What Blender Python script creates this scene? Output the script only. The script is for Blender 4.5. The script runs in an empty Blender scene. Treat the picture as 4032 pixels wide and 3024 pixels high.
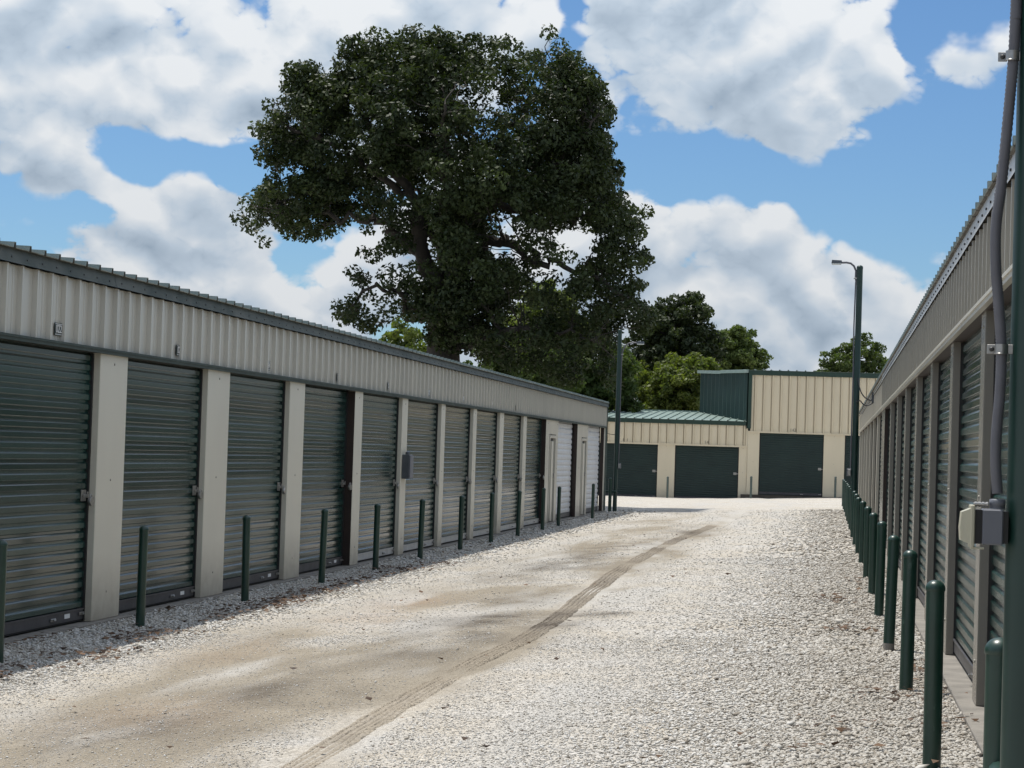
import bpy, math, random
import numpy as np
from mathutils import Vector, Matrix

R = math.radians
rng = np.random.default_rng(7)
random.seed(7)
sc = bpy.context.scene
COL = sc.collection

# ------------------------------------------------------------------ camera
CAM_Z = 1.48
cam_d = bpy.data.cameras.new("camera")
cam = bpy.data.objects.new("camera", cam_d)
COL.objects.link(cam)
cam_d.sensor_width = 36.0
cam_d.lens = 78.12
cam_d.clip_start = 0.1
cam_d.clip_end = 3000
cam.matrix_world = (Matrix.Translation((0, 0, CAM_Z)) @ Matrix.Rotation(R(8.2234), 4, 'Z')
                    @ Matrix.Rotation(R(90 + 1.7347), 4, 'X') @ Matrix.Rotation(R(1.8335), 4, 'Z'))
sc.camera = cam

# ------------------------------------------------------------------ exposure
sc.view_settings.view_transform = 'Standard'
sc.view_settings.look = 'None'
sc.view_settings.gamma = 1.0
sc.view_settings.exposure = 0.15
sc.cycles.max_bounces = 6
sc.cycles.diffuse_bounces = 3
sc.cycles.glossy_bounces = 3
sc.cycles.transparent_max_bounces = 8
sc.cycles.use_denoising = True

# ------------------------------------------------------------------ sun
SUN = Vector((-0.27, 0.24, 1.0)).normalized()
sl = bpy.data.lights.new("sun", 'SUN')
sl.energy = 4.3
sl.angle = R(0.53)
sl.color = (1.0, 0.955, 0.88)
so = bpy.data.objects.new("sun", sl)
COL.objects.link(so)
so.rotation_euler = SUN.to_track_quat('Z', 'Y').to_euler()
so.location = (-20, 20, 60)

# ------------------------------------------------------------------ world: sky with cumulus
BLOBS = [(-0.305, 0.1698, 0.1083, 0.0396, 0.5), (-0.0452, 0.1793, 0.0833, 0.0396, 0.5), (0.0632, 0.1738, 0.0229, 0.0271, 0.25),
 (-0.3061, 0.0883, 0.0688, 0.0344, 0.45), (-0.3577, 0.1202, 0.0271, 0.0146, 0.4), (-0.0423, 0.0809, 0.0688, 0.0375, 0.45),
 (0.0315, 0.0742, 0.0458, 0.0271, 0.35), (-0.1705, 0.1762, 0.0625, 0.0479, 0.35), (-0.2293, 0.0668, 0.0625, 0.0312, 0.4),
 (-0.0986, 0.0877, 0.0417, 0.0417, 0.3), (-0.2973, 0.1266, 0.050, 0.0135, -0.75), (-0.2601, 0.1202, 0.024, 0.011, -0.55),
 (-0.023, 0.1256, 0.0875, 0.0146, -0.6), (0.05, 0.1396, 0.0354, 0.0229, -0.45), (0.0295, 0.1899, 0.0115, 0.0229, -0.3),
 (-0.1233, 0.196, 0.0083, 0.0187, -0.5), (0.0144, 0.1088, 0.034, 0.018, -0.5), (-0.3369, 0.1011, 0.022, 0.008, -0.45),
 (-0.0894, 0.1273, 0.0167, 0.0146, -0.3), (0.0547, 0.1133, 0.0187, 0.0125, -0.4), (-0.245, 0.075, 0.014, 0.016, -0.35), (0.055, 0.195, 0.02, 0.014, -0.35)]

def N(nt, t, **kw):
    n = nt.nodes.new(t)
    for k, v in kw.items():
        setattr(n, k, v)
    return n

def math_node(nt, op, a, b=None, c=None, clamp=False):
    n = nt.nodes.new('ShaderNodeMath'); n.operation = op; n.use_clamp = clamp
    for i, v in enumerate((a, b, c)):
        if v is None: continue
        if isinstance(v, (int, float)): n.inputs[i].default_value = v
        else: nt.links.new(v, n.inputs[i])
    return n.outputs[0]

def vmath(nt, op, a, b=None, c=None, out=0):
    n = nt.nodes.new('ShaderNodeVectorMath'); n.operation = op
    for i, v in enumerate((a, b, c)):
        if v is None: continue
        if isinstance(v, tuple): n.inputs[i].default_value = v
        else: nt.links.new(v, n.inputs[i])
    return n.outputs[out]

def cloud_bias(nt, p):
    """large-scale lay of the cloud banks and the blue gaps between them; p = (azimuth, elevation, 0)"""
    d = None; g = None
    for (a, e, ra, re, w) in BLOBS:
        q = vmath(nt, 'MULTIPLY_ADD', p, (1 / ra, 1 / re, 0), (-a / ra, -e / re, 0))
        r2 = vmath(nt, 'DOT_PRODUCT', q, q, out=1)
        k = math_node(nt, 'MULTIPLY_ADD', r2, -0.42, 1.0, clamp=True)
        k = math_node(nt, 'MULTIPLY', k, k)
        d = math_node(nt, 'MULTIPLY_ADD', k, w * (0.85 if w > 0 else 0.9), 0.05 if d is None else d)
        if w > 0:   # upper side of a bank catches the light, its base is grey
            qy = vmath(nt, 'DOT_PRODUCT', q, (0, 1, 0), out=1)
            g = math_node(nt, 'MULTIPLY_ADD', k, qy, 0.0 if g is None else g)
    return d, g

def cloud_noise(nt, p, off, d1, d2):
    q = vmath(nt, 'MULTIPLY_ADD', p, (1, 1.35, 0), (0, off * 1.35, 0))
    n1 = N(nt, 'ShaderNodeTexNoise'); n1.noise_dimensions = '2D'
    n1.inputs['Scale'].default_value = 12.0; n1.inputs['Detail'].default_value = d1
    n1.inputs['Roughness'].default_value = 0.5
    nt.links.new(q, n1.inputs['Vector'])
    # billows: folded noise gives round heads with creases between them
    n2 = N(nt, 'ShaderNodeTexNoise'); n2.noise_dimensions = '2D'; n2.noise_type = 'RIDGED_MULTIFRACTAL'; n2.normalize = False
    n2.inputs['Scale'].default_value = 26.0; n2.inputs['Detail'].default_value = d2; n2.inputs['Roughness'].default_value = 0.60
    n2.inputs['Offset'].default_value = 1.0; n2.inputs['Gain'].default_value = 1.4
    nt.links.new(q, n2.inputs['Vector'])
    a = math_node(nt, 'MULTIPLY', math_node(nt, 'SUBTRACT', n1.outputs[0], 0.5), 1.85)
    return math_node(nt, 'MULTIPLY_ADD', n2.outputs[0], -0.16, math_node(nt, 'ADD', a, 0.24))

world = bpy.data.worlds.new("World"); sc.world = world
world.use_nodes = True
nt = world.node_tree; nt.nodes.clear()
out = N(nt, 'ShaderNodeOutputWorld'); bg = N(nt, 'ShaderNodeBackground')
bg.inputs['Strength'].default_value = 0.10
nt.links.new(bg.outputs[0], out.inputs[0])
sky = N(nt, 'ShaderNodeTexSky'); sky.sky_type = 'NISHITA'; sky.sun_disc = False
sky.sun_elevation = math.asin(SUN.z)
sky.sun_rotation = math.atan2(SUN.x, SUN.y)
sky.air_density = 1.0; sky.dust_density = 0.15; sky.ozone_density = 2.2
tc = N(nt, 'ShaderNodeTexCoord'); sep = N(nt, 'ShaderNodeSeparateXYZ')
nt.links.new(tc.outputs['Generated'], sep.inputs[0])
az = math_node(nt, 'ARCTAN2', sep.outputs[0], sep.outputs[1])
el = math_node(nt, 'ARCSINE', sep.outputs[2])
pc = N(nt, 'ShaderNodeCombineXYZ'); nt.links.new(az, pc.inputs[0]); nt.links.new(el, pc.inputs[1])
BI, BG = cloud_bias(nt, pc.outputs[0])
NA = cloud_noise(nt, pc.outputs[0], 0.0, 5.0, 7.0)
NB = cloud_noise(nt, pc.outputs[0], 0.013, 3.0, 2.0)
BI = math_node(nt, 'MULTIPLY_ADD', math_node(nt, 'MULTIPLY_ADD', el, -14.0, 1.0, clamp=True), 0.45, BI)   # banks close up towards the horizon
D1 = math_node(nt, 'ADD', BI, NA); D2 = math_node(nt, 'ADD', BI, NB)
world.cycles.sampling_method = 'MANUAL'; world.cycles.sample_map_resolution = 512
mr = N(nt, 'ShaderNodeMapRange', interpolation_type='SMOOTHSTEP')
mr.inputs['From Min'].default_value = 0.0; mr.inputs['From Max'].default_value = 0.21
nt.links.new(D1, mr.inputs['Value'])
cov = mr.outputs[0]
# lit tops and shaded bases from how much cloud lies above
lit = math_node(nt, 'MULTIPLY', math_node(nt, 'SUBTRACT', D1, D2), 1.25)
thick = math_node(nt, 'MULTIPLY', math_node(nt, 'SUBTRACT', D1, 0.45), 0.30)
shade = math_node(nt, 'SUBTRACT', math_node(nt, 'MULTIPLY_ADD', BG, 0.30, math_node(nt, 'ADD', lit, 0.73)), thick, clamp=True)
cr = N(nt, 'ShaderNodeValToRGB')
cr.color_ramp.elements[0].position = 0.0; cr.color_ramp.elements[0].color = (2.3, 3.0, 3.85, 1)
cr.color_ramp.elements[1].position = 1.0; cr.color_ramp.elements[1].color = (6.6, 6.85, 7.1, 1)
e = cr.color_ramp.elements.new(0.55); e.color = (4.2, 4.95, 5.8, 1)
nt.links.new(shade, cr.inputs[0])
mix = N(nt, 'ShaderNodeMix', data_type='RGBA')
nt.links.new(cov, mix.inputs[0])
hs = N(nt, 'ShaderNodeMix', data_type='RGBA', blend_type='MULTIPLY'); hs.inputs[0].default_value = 1.0
nt.links.new(sky.outputs[0], hs.inputs[6]); hs.inputs[7].default_value = (0.53, 0.71, 0.91, 1)
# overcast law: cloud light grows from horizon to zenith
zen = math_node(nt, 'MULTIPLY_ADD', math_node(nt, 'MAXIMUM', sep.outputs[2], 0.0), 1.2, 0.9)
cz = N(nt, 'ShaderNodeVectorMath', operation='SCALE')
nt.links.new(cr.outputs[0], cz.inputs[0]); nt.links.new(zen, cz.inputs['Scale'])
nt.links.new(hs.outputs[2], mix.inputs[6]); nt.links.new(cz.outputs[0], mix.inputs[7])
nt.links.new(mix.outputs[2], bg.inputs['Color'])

# ------------------------------------------------------------------ lettering (made into meshes before the scene fills up)
TXT = {}
def make_text(strings, size):
    obs = []
    for s in strings:
        cu = bpy.data.curves.new('number', 'FONT'); cu.body = s; cu.size = size; cu.align_x = 'CENTER'; cu.align_y = 'CENTER'; cu.extrude = .0008
        t = bpy.data.objects.new('lettering', cu); COL.objects.link(t); obs.append((s, t))
    bpy.context.view_layer.update(); dg = bpy.context.evaluated_depsgraph_get()
    for s, t in obs: TXT[s] = bpy.data.meshes.new_from_object(t.evaluated_get(dg)); TXT[s].name = 'number'
    for s, t in obs: bpy.data.objects.remove(t)
make_text(['022', '023', '024', '025', '026', '027', '028', '029', '030', '031'], .085)
make_text(['141', '142', '143'], .15)

# ------------------------------------------------------------------ helpers
WL = {}
def link(o, parent=None, loc=(0, 0, 0), rot=None, kind=None):
    COL.objects.link(o)
    loc = Vector(loc)
    WL[o.name] = loc.copy()
    if parent is not None:
        o.parent = parent
        o.location = loc - WL[parent.name]
    else:
        o.location = loc
    if rot is not None: o.rotation_euler = rot
    if kind: o['kind'] = kind
    return o

def tag(o, label, cat, group=None):
    o['label'] = label; o['category'] = cat
    if group: o['group'] = group
    return o

def empty(name, loc, label=None, cat=None, group=None, parent=None, rot=None):
    o = bpy.data.objects.new(name, None)
    o.empty_display_size = 0.3
    link(o, parent, loc, rot)
    if label: tag(o, label, cat, group)
    return o

class MB:
    def __init__(s): s.v = []; s.f = []; s.m = []; s.s = []
    def add(s, vs, fs, m=0, smooth=False):
        b = len(s.v); s.v += [tuple(p) for p in vs]
        s.f += [tuple(i + b for i in f) for f in fs]; s.m += [m] * len(fs); s.s += [smooth] * len(fs)
    def box(s, a, b, m=0, bev=0.0):
        (x0, y0, z0), (x1, y1, z1) = a, b
        x0, x1 = min(x0, x1), max(x0, x1); y0, y1 = min(y0, y1), max(y0, y1); z0, z1 = min(z0, z1), max(z0, z1)
        if bev <= 0:
            s.add([(x0,y0,z0),(x1,y0,z0),(x1,y1,z0),(x0,y1,z0),(x0,y0,z1),(x1,y0,z1),(x1,y1,z1),(x0,y1,z1)],
                  [(0,3,2,1),(4,5,6,7),(0,1,5,4),(1,2,6,5),(2,3,7,6),(3,0,4,7)], m)
        else:
            c = bev; vs = []
            for z, ins in ((z0, c), (z0 + c, 0), (z1 - c, 0), (z1, c)):
                vs += [(x0+ins+c*(ins==0),y0+ins,z),(x1-ins-c*(ins==0),y0+ins,z),(x1-ins,y0+ins+c*(ins==0),z),(x1-ins,y1-ins-c*(ins==0),z),
                       (x1-ins-c*(ins==0),y1-ins,z),(x0+ins+c*(ins==0),y1-ins,z),(x0+ins,y1-ins-c*(ins==0),z),(x0+ins,y0+ins+c*(ins==0),z)]
            fs = [tuple(range(7, -1, -1)), tuple(range(24, 32))]
            for k in range(3):
                for i in range(8):
                    j = (i + 1) % 8
                    fs.append((k*8+i, k*8+j, k*8+8+j, k*8+8+i))
            s.add(vs, fs, m)
    def tube(s, pts, rad, n=10, m=0, cap=True, smooth=True):
        pts = [Vector(p) for p in pts]
        if isinstance(rad, (int, float)): rad = [rad] * len(pts)
        b = len(s.v); prev = None
        vs = []
        for i, p in enumerate(pts):
            t = (pts[min(i+1, len(pts)-1)] - pts[max(i-1, 0)]).normalized()
            if prev is None:
                u = t.orthogonal().normalized()
            else:
                u = (prev - t * prev.dot(t)).normalized()
            prev = u; w = t.cross(u)
            for k in range(n):
                a = 2 * math.pi * k / n
                vs.append(p + (u * math.cos(a) + w * math.sin(a)) * rad[i])
        fs = []
        for i in range(len(pts) - 1):
            for k in range(n):
                fs.append((i*n+k, i*n+(k+1)%n, (i+1)*n+(k+1)%n, (i+1)*n+k))
        s.add(vs, fs, m, smooth)
        if cap:
            s.add(vs[:n], [tuple(range(n-1, -1, -1))], m)
            s.add(vs[-n:], [tuple(range(n))], m)
    def lathe(s, prof, n=20, m=0, c=(0, 0)):
        vs = []; fs = []
        for (r, z) in prof:
            for k in range(n):
                a = 2*math.pi*k/n
                vs.append((c[0]+r*math.cos(a), c[1]+r*math.sin(a), z))
        for i in range(len(prof)-1):
            for k in range(n):
                fs.append((i*n+k, i*n+(k+1)%n, (i+1)*n+(k+1)%n, (i+1)*n+k))
        s.add(vs, fs, m, True)
        s.add(vs[-n:], [tuple(range(n))], m, True)
    def extrude(s, prof, axis, a, b, m=0):
        """prof: 2-D polyline in the two other axes, swept along axis from a to b (open sheet)."""
        def P(q, t):
            if axis == 0: return (t, q[0], q[1])
            if axis == 1: return (q[0], t, q[1])
            return (q[0], q[1], t)
        n = len(prof)
        vs = [P(q, a) for q in prof] + [P(q, b) for q in prof]
        s.add(vs, [(i, i+1, n+i+1, n+i) for i in range(n-1)], m)
    def mesh(s, name, mats):
        me = bpy.data.meshes.new(name)
        me.from_pydata(s.v, [], s.f)
        for mt in (mats if isinstance(mats, (list, tuple)) else [mats]): me.materials.append(mt)
        me.polygons.foreach_set('material_index', s.m)
        me.polygons.foreach_set('use_smooth', s.s)
        me.update()
        return me

def obj(name, data, parent=None, loc=(0, 0, 0), rot=None, kind=None):
    return link(bpy.data.objects.new(name, data), parent, loc, rot, kind)

def W(name, mb, mats, parent, kind=None):
    """mesh given in world coordinates, placed under parent"""
    me = mb.mesh(name, mats) if isinstance(mb, MB) else mb
    if parent is not None:
        off = WL[parent.name]
        o = bpy.data.objects.new(name, me); COL.objects.link(o); o.parent = parent
        o.location = -off; WL[o.name] = Vector((0, 0, 0))
        if kind: o['kind'] = kind
        return o
    return obj(name, me, None, kind=kind)

# ------------------------------------------------------------------ materials
def mat(name, col, rough=0.5, metal=0.0, var=0.0, vscale=3.0, vcol=None, bump=0.0, bscale=40.0, streak=0.0, spec=0.5, dirt=None, rv=0.03):
    m = bpy.data.materials.new(name); m.use_nodes = True
    t = m.node_tree; b = t.nodes['Principled BSDF']
    b.inputs['Roughness'].default_value = rough
    b.inputs['Metallic'].default_value = metal
    b.inputs['Specular IOR Level'].default_value = spec
    c4 = (*col, 1)
    b.inputs['Base Color'].default_value = c4
    geo = N(t, 'ShaderNodeNewGeometry')
    if var > 0:
        mp = N(t, 'ShaderNodeMapping')
        t.links.new(geo.outputs['Position'], mp.inputs[0])
        if streak: mp.inputs['Scale'].default_value = (1, 1, streak)
        nz = N(t, 'ShaderNodeTexNoise'); nz.inputs['Scale'].default_value = vscale; nz.inputs['Detail'].default_value = 4
        nz.inputs['Roughness'].default_value = 0.62
        t.links.new(mp.outputs[0], nz.inputs['Vector'])
        ra = N(t, 'ShaderNodeMapRange'); ra.inputs['From Min'].default_value = 0.32; ra.inputs['From Max'].default_value = 0.68
        t.links.new(nz.outputs[0], ra.inputs['Value'])
        mx = N(t, 'ShaderNodeMix', data_type='RGBA')
        vc = vcol if vcol else tuple(c * (1 - var) for c in col)
        t.links.new(ra.outputs[0], mx.inputs[0])
        mx.inputs[6].default_value = c4; mx.inputs[7].default_value = (*vc, 1)
        last = mx.outputs[2]
        if dirt:
            # splashed soil on the lowest part of the wall: (colour, height, strength)
            sp = N(t, 'ShaderNodeSeparateXYZ'); t.links.new(geo.outputs['Position'], sp.inputs[0])
            h = N(t, 'ShaderNodeMapRange'); h.inputs['From Min'].default_value = 0.0; h.inputs['From Max'].default_value = dirt[1]
            h.inputs['To Min'].default_value = dirt[2]; h.inputs['To Max'].default_value = 0.0
            t.links.new(sp.outputs[2], h.inputs['Value'])
            n3 = N(t, 'ShaderNodeTexNoise'); n3.inputs['Scale'].default_value = 9; n3.inputs['Detail'].default_value = 5
            t.links.new(geo.outputs['Position'], n3.inputs['Vector'])
            k = math_node(t, 'MULTIPLY', h.outputs[0], math_node(t, 'MULTIPLY', n3.outputs[0], 1.6), clamp=True)
            m2 = N(t, 'ShaderNodeMix', data_type='RGBA'); t.links.new(k, m2.inputs[0])
            t.links.new(last, m2.inputs[6]); m2.inputs[7].default_value = (*dirt[0], 1)
            last = m2.outputs[2]
        t.links.new(last, b.inputs['Base Color'])
        rr = N(t, 'ShaderNodeMapRange')
        rr.inputs['To Min'].default_value = max(0.05, rough - rv); rr.inputs['To Max'].default_value = min(1, rough + rv * 1.5)
        t.links.new(nz.outputs[0], rr.inputs['Value']); t.links.new(rr.outputs[0], b.inputs['Roughness'])
    if bump > 0:
        nb = N(t, 'ShaderNodeTexNoise'); nb.inputs['Scale'].default_value = bscale; nb.inputs['Detail'].default_value = 3
        t.links.new(geo.outputs['Position'], nb.inputs['Vector'])
        bp = N(t, 'ShaderNodeBump'); bp.inputs['Strength'].default_value = bump; bp.inputs['Distance'].default_value = 0.01
        t.links.new(nb.outputs[0], bp.inputs['Height']); t.links.new(bp.outputs[0], b.inputs['Normal'])
    return m

SOIL = (0.27, 0.22, 0.16)
M = {}
M['tan'] = mat('tan_paint', (0.54, 0.515, 0.44), 0.3, var=0.08, vscale=1.4, streak=0.5, bump=0.02, bscale=2, dirt=(SOIL, 0.5, 0.55))
M['tan_hdr'] = mat('tan_header_paint', (0.50, 0.48, 0.415), 0.25, var=0.10, vscale=1.4, streak=0.4, bump=0.02, bscale=2)
M['pillar'] = mat('cream_column_paint', (0.61, 0.585, 0.49), 0.38, var=0.06, vscale=0.9, streak=0.6, dirt=(SOIL, 0.55, 0.6))
M['cream'] = mat('cream_paint', (0.70, 0.615, 0.45), 0.4, var=0.08, vscale=1.5, streak=0.3, bump=0.05, bscale=4, dirt=(SOIL, 0.35, 0.4))
M['tan_far'] = mat('pale_tan_paint', (0.50, 0.465, 0.385), 0.45, var=0.12, vscale=2, streak=0.3, dirt=(SOIL, 0.6, 0.5))
M['door'] = mat('green_door_paint', (0.009, 0.034, 0.028), 0.19, var=0.35, vscale=1.6, vcol=(0.016, 0.040, 0.034), spec=0.34)
def per_object(m, lo, hi):
    t = m.node_tree; b = t.nodes['Principled BSDF']; l = b.inputs['Base Color'].links[0].from_socket
    oi = N(t, 'ShaderNodeObjectInfo'); r = N(t, 'ShaderNodeMapRange'); r.inputs['To Min'].default_value = lo; r.inputs['To Max'].default_value = hi
    t.links.new(oi.outputs['Random'], r.inputs['Value'])
    v = N(t, 'ShaderNodeVectorMath', operation='SCALE'); t.links.new(l, v.inputs[0]); t.links.new(r.outputs[0], v.inputs['Scale'])
    t.links.new(v.outputs[0], b.inputs['Base Color'])
    lr = b.inputs['Roughness'].links[0].from_socket
    t.links.new(math_node(t, 'MULTIPLY_ADD', oi.outputs['Random'], 0.10, math_node(t, 'SUBTRACT', lr, 0.05)), b.inputs['Roughness'])
per_object(M['door'], 0.75, 1.3)
M['taupe'] = mat('taupe_paint', (0.215, 0.203, 0.175), 0.24, var=0.10, vscale=1.4, streak=0.5, bump=0.02, bscale=2, dirt=(SOIL, 0.6, 0.5))  # tan paint darkened: shade of the camera-facing jambs is put into the colour
M['taupe_hdr'] = mat('taupe_header_paint', (0.31, 0.292, 0.245), 0.26, var=0.10, vscale=1.4, streak=0.5)  # header tan darkened too, shade of the rib flanks put into the colour
M['door_back'] = mat('dark_green_door_paint', (0.017, 0.036, 0.032), 0.45, var=0.25, vscale=1.5, spec=0.4)
M['door_white'] = mat('white_door_paint', (0.64, 0.65, 0.655), 0.4, var=0.12, vscale=3, streak=3, dirt=(SOIL, 0.4, 0.3))
M['bar'] = mat('grey_bottom_bar', (0.085, 0.085, 0.095), 0.4, metal=0.3, var=0.35, vscale=6, bump=0.05)
M['rubber'] = mat('black_rubber', (0.012, 0.012, 0.012), 0.7)
M['track'] = mat('black_guide', (0.012, 0.012, 0.012), 0.6)
M['brown'] = mat('brown_jamb_paint', (0.032, 0.018, 0.013), 0.55, var=0.4, vscale=6)
M['bollard'] = mat('bollard_green_paint', (0.007, 0.032, 0.022), 0.36, var=0.35, vscale=7, vcol=(0.011, 0.043, 0.031), bump=0.08, bscale=25, spec=0.55)
M['pole'] = mat('pole_green_paint', (0.006, 0.027, 0.021), 0.40, var=0.35, vscale=5, vcol=(0.009, 0.034, 0.027), bump=0.06, bscale=30)
def scuff(m, col, thr=0.63, scale=16):
    t = m.node_tree; b = t.nodes['Principled BSDF']; l = b.inputs['Base Color'].links[0].from_socket
    g_ = N(t, 'ShaderNodeNewGeometry'); mp = N(t, 'ShaderNodeMapping'); mp.inputs['Scale'].default_value = (1, 1, .5); t.links.new(g_.outputs['Position'], mp.inputs[0])
    n = N(t, 'ShaderNodeTexNoise'); n.inputs['Scale'].default_value = scale; n.inputs['Detail'].default_value = 9; n.inputs['Roughness'].default_value = .72
    t.links.new(mp.outputs[0], n.inputs['Vector'])
    r = N(t, 'ShaderNodeMapRange'); r.inputs['From Min'].default_value = thr; r.inputs['From Max'].default_value = thr + .05; r.inputs['To Max'].default_value = .8
    t.links.new(n.outputs[0], r.inputs['Value'])
    x = N(t, 'ShaderNodeMix', data_type='RGBA'); t.links.new(r.outputs[0], x.inputs[0]); t.links.new(l, x.inputs[6]); x.inputs[7].default_value = (*col, 1)
    t.links.new(x.outputs[2], b.inputs['Base Color'])
scuff(M['bollard'], (0.055, 0.10, 0.082)); scuff(M['pole'], (0.04, 0.075, 0.065), .68, 9)
M['old_grey'] = mat('faded_grey_green_paint', (0.10, 0.13, 0.115), 0.5, var=0.3, vscale=8)
M['trim_green'] = mat('dull_green_trim', (0.050, 0.072, 0.062), 0.6, var=0.35, vscale=4, spec=0.25)
M['galv'] = mat('galvanised_flashing', (0.060, 0.076, 0.068), 0.65, var=0.4, vscale=2.2, vcol=(0.125, 0.135, 0.122), bump=0.05, bscale=3, spec=0.2)
M['galv_bright'] = mat('bright_flashing', (0.62, 0.63, 0.63), 0.35, metal=0.45, var=0.2, vscale=6, bump=0.1, bscale=8)
M['zinc'] = mat('zinc_hardware', (0.42, 0.41, 0.39), 0.32, metal=0.85, var=0.3, vscale=30)
M['roof_old'] = mat('weathered_green_roof', (0.22, 0.255, 0.24), 0.5, var=0.3, vscale=4, vcol=(0.14, 0.18, 0.165))
M['roof'] = mat('green_metal_roof', (0.185, 0.255, 0.23), 0.38, var=0.25, vscale=2.5, vcol=(0.24, 0.31, 0.285))
M['fascia'] = mat('green_fascia_paint', (0.018, 0.050, 0.036), 0.4, var=0.3, vscale=3)
M['side_green'] = mat('green_wall_paint', (0.016, 0.048, 0.042), 0.42, var=0.3, vscale=2, vcol=(0.024, 0.062, 0.06))
M['underroof'] = mat('roof_underside', (0.13, 0.12, 0.10), 0.7, var=0.4, vscale=6)
M['concrete'] = mat('concrete', (0.25, 0.23, 0.20), 0.85, var=0.35, vscale=5, bump=0.35, bscale=45)
M['slab_dark'] = mat('stained_concrete', (0.11, 0.092, 0.072), 0.9, var=0.4, vscale=4, bump=0.3, bscale=30)  # darker concrete for the slabs under the far doors
M['conduit'] = mat('grey_conduit', (0.115, 0.115, 0.13), 0.5, var=0.15, vscale=20)
M['boxgrey'] = mat('grey_plastic', (0.135, 0.142, 0.165), 0.5, var=0.1, vscale=12)
M['boxdark'] = mat('dark_grey_box', (0.075, 0.085, 0.098), 0.45, var=0.2, vscale=12)
M['boxbeige'] = mat('beige_plastic', (0.42, 0.40, 0.30), 0.38, var=0.1, vscale=20)
M['black'] = mat('black_seal', (0.008, 0.008, 0.008), 0.6)
M['cable'] = mat('black_cable', (0.03, 0.03, 0.033), 0.5)
M['white'] = mat('white_print', (0.75, 0.75, 0.73), 0.55)
M['plate'] = mat('dark_green_plate', (0.014, 0.026, 0.021), 0.4)
M['ink'] = mat('grey_ink', (0.16, 0.14, 0.11), 0.6)
M['lens'] = mat('lamp_lens', (0.66, 0.68, 0.68), 0.25)
M['screw'] = mat('screw_head', (0.05, 0.05, 0.05), 0.5, metal=0.5)
M['rivet'] = mat('painted_rivet', (0.30, 0.285, 0.24), 0.5)
M['bark'] = mat('oak_bark', (0.050, 0.042, 0.034), 0.9, var=0.5, vscale=5, streak=0.25, bump=0.9, bscale=14)

# ------------------------------------------------------------------ ground
def vnoise(x, y, seed, cell):
    r = np.random.default_rng(seed).random((257, 257))
    u = np.asarray(x) / cell + 1000.0; v = np.asarray(y) / cell + 1000.0
    i = np.floor(u).astype(int); j = np.floor(v).astype(int)
    fu = u - i; fv = v - j
    fu = fu * fu * (3 - 2 * fu); fv = fv * fv * (3 - 2 * fv)
    a = r[i % 256, j % 256]; b = r[(i + 1) % 256, j % 256]; c = r[i % 256, (j + 1) % 256]; d = r[(i + 1) % 256, (j + 1) % 256]
    return a * (1 - fu) * (1 - fv) + b * fu * (1 - fv) + c * (1 - fu) * fv + d * fu * fv

def fbm(x, y, seed, cell, octv=4):
    s = 0; a = 1; t = 0
    for k in range(octv):
        s = s + a * vnoise(x, y, seed + k, cell / 2 ** k); t += a; a *= 0.55
    return s / t

def sstep(a, b, x):
    t = np.clip((x - a) / (b - a), 0, 1)
    return t * t * (3 - 2 * t)

def ground_z(x, y):
    x = np.asarray(x, float); y = np.asarray(y, float)
    z = 0.2 * np.clip((x + 5.2) / 5.4, 0, 1)
    near = np.exp(-((x + 2.25) / 5.0) ** 2)
    z = z + near * (fbm(x, y * 0.6, 11, 1.6, 4) - 0.5) * 0.030
    z = z - 0.020 * np.exp(-((x + 2.25 + 0.10 * np.sin(y * 0.13)) / 0.22) ** 2)
    z = z - 0.012 * np.exp(-((x + 3.75) / 0.35) ** 2)
    return z

DAMP = [(-2.62, 17.87, .5, 1.0, 1), (-2.75, 16.7, .45, .8, .8), (-2.4, 18.6, .5, .8, .5), (-1.95, 18.7, .35, .35, .9), (-3.32, 27.2, .6, 2.2, .6), (-3.48, 25.0, .5, 1.2, .55), (-3.1, 32.9, .6, 3, .6),
        (-3.2, 30.3, .5, 1.5, .55), (-2.76, 11.7, .25, .25, .8), (-2.8, 12.2, .35, .3, .7), (-3.1, 12.4, .5, .8, .45), (-3.3, 10.5, .5, .9, .5), (-2.85, 21.0, .5, 1.3, .4), (-2.9, 14.5, .5, 1.6, .4), (-2.6, 40, .5, 4, .5)]
RUST = [(-3.87, 20.4, .35, 1.3, 1), (-3.83, 18.5, .3, 1.2, .9), (-3.5, 11.4, .3, .7, .7), (-3.4, 10.9, .4, .6, .6), (-4.1, 15, .3, 1.0, .6)]

TRK = [(-2.2, 6.0), (-2.21, 8.95), (-2.23, 9.44), (-2.25, 10.78), (-2.27, 12.34), (-2.27, 14.14), (-2.22, 15.67), (-2.2, 17.85), (-2.32, 20.91), (-2.49, 27.55), (-2.52, 35.97), (-2.32, 45.95)]

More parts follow.
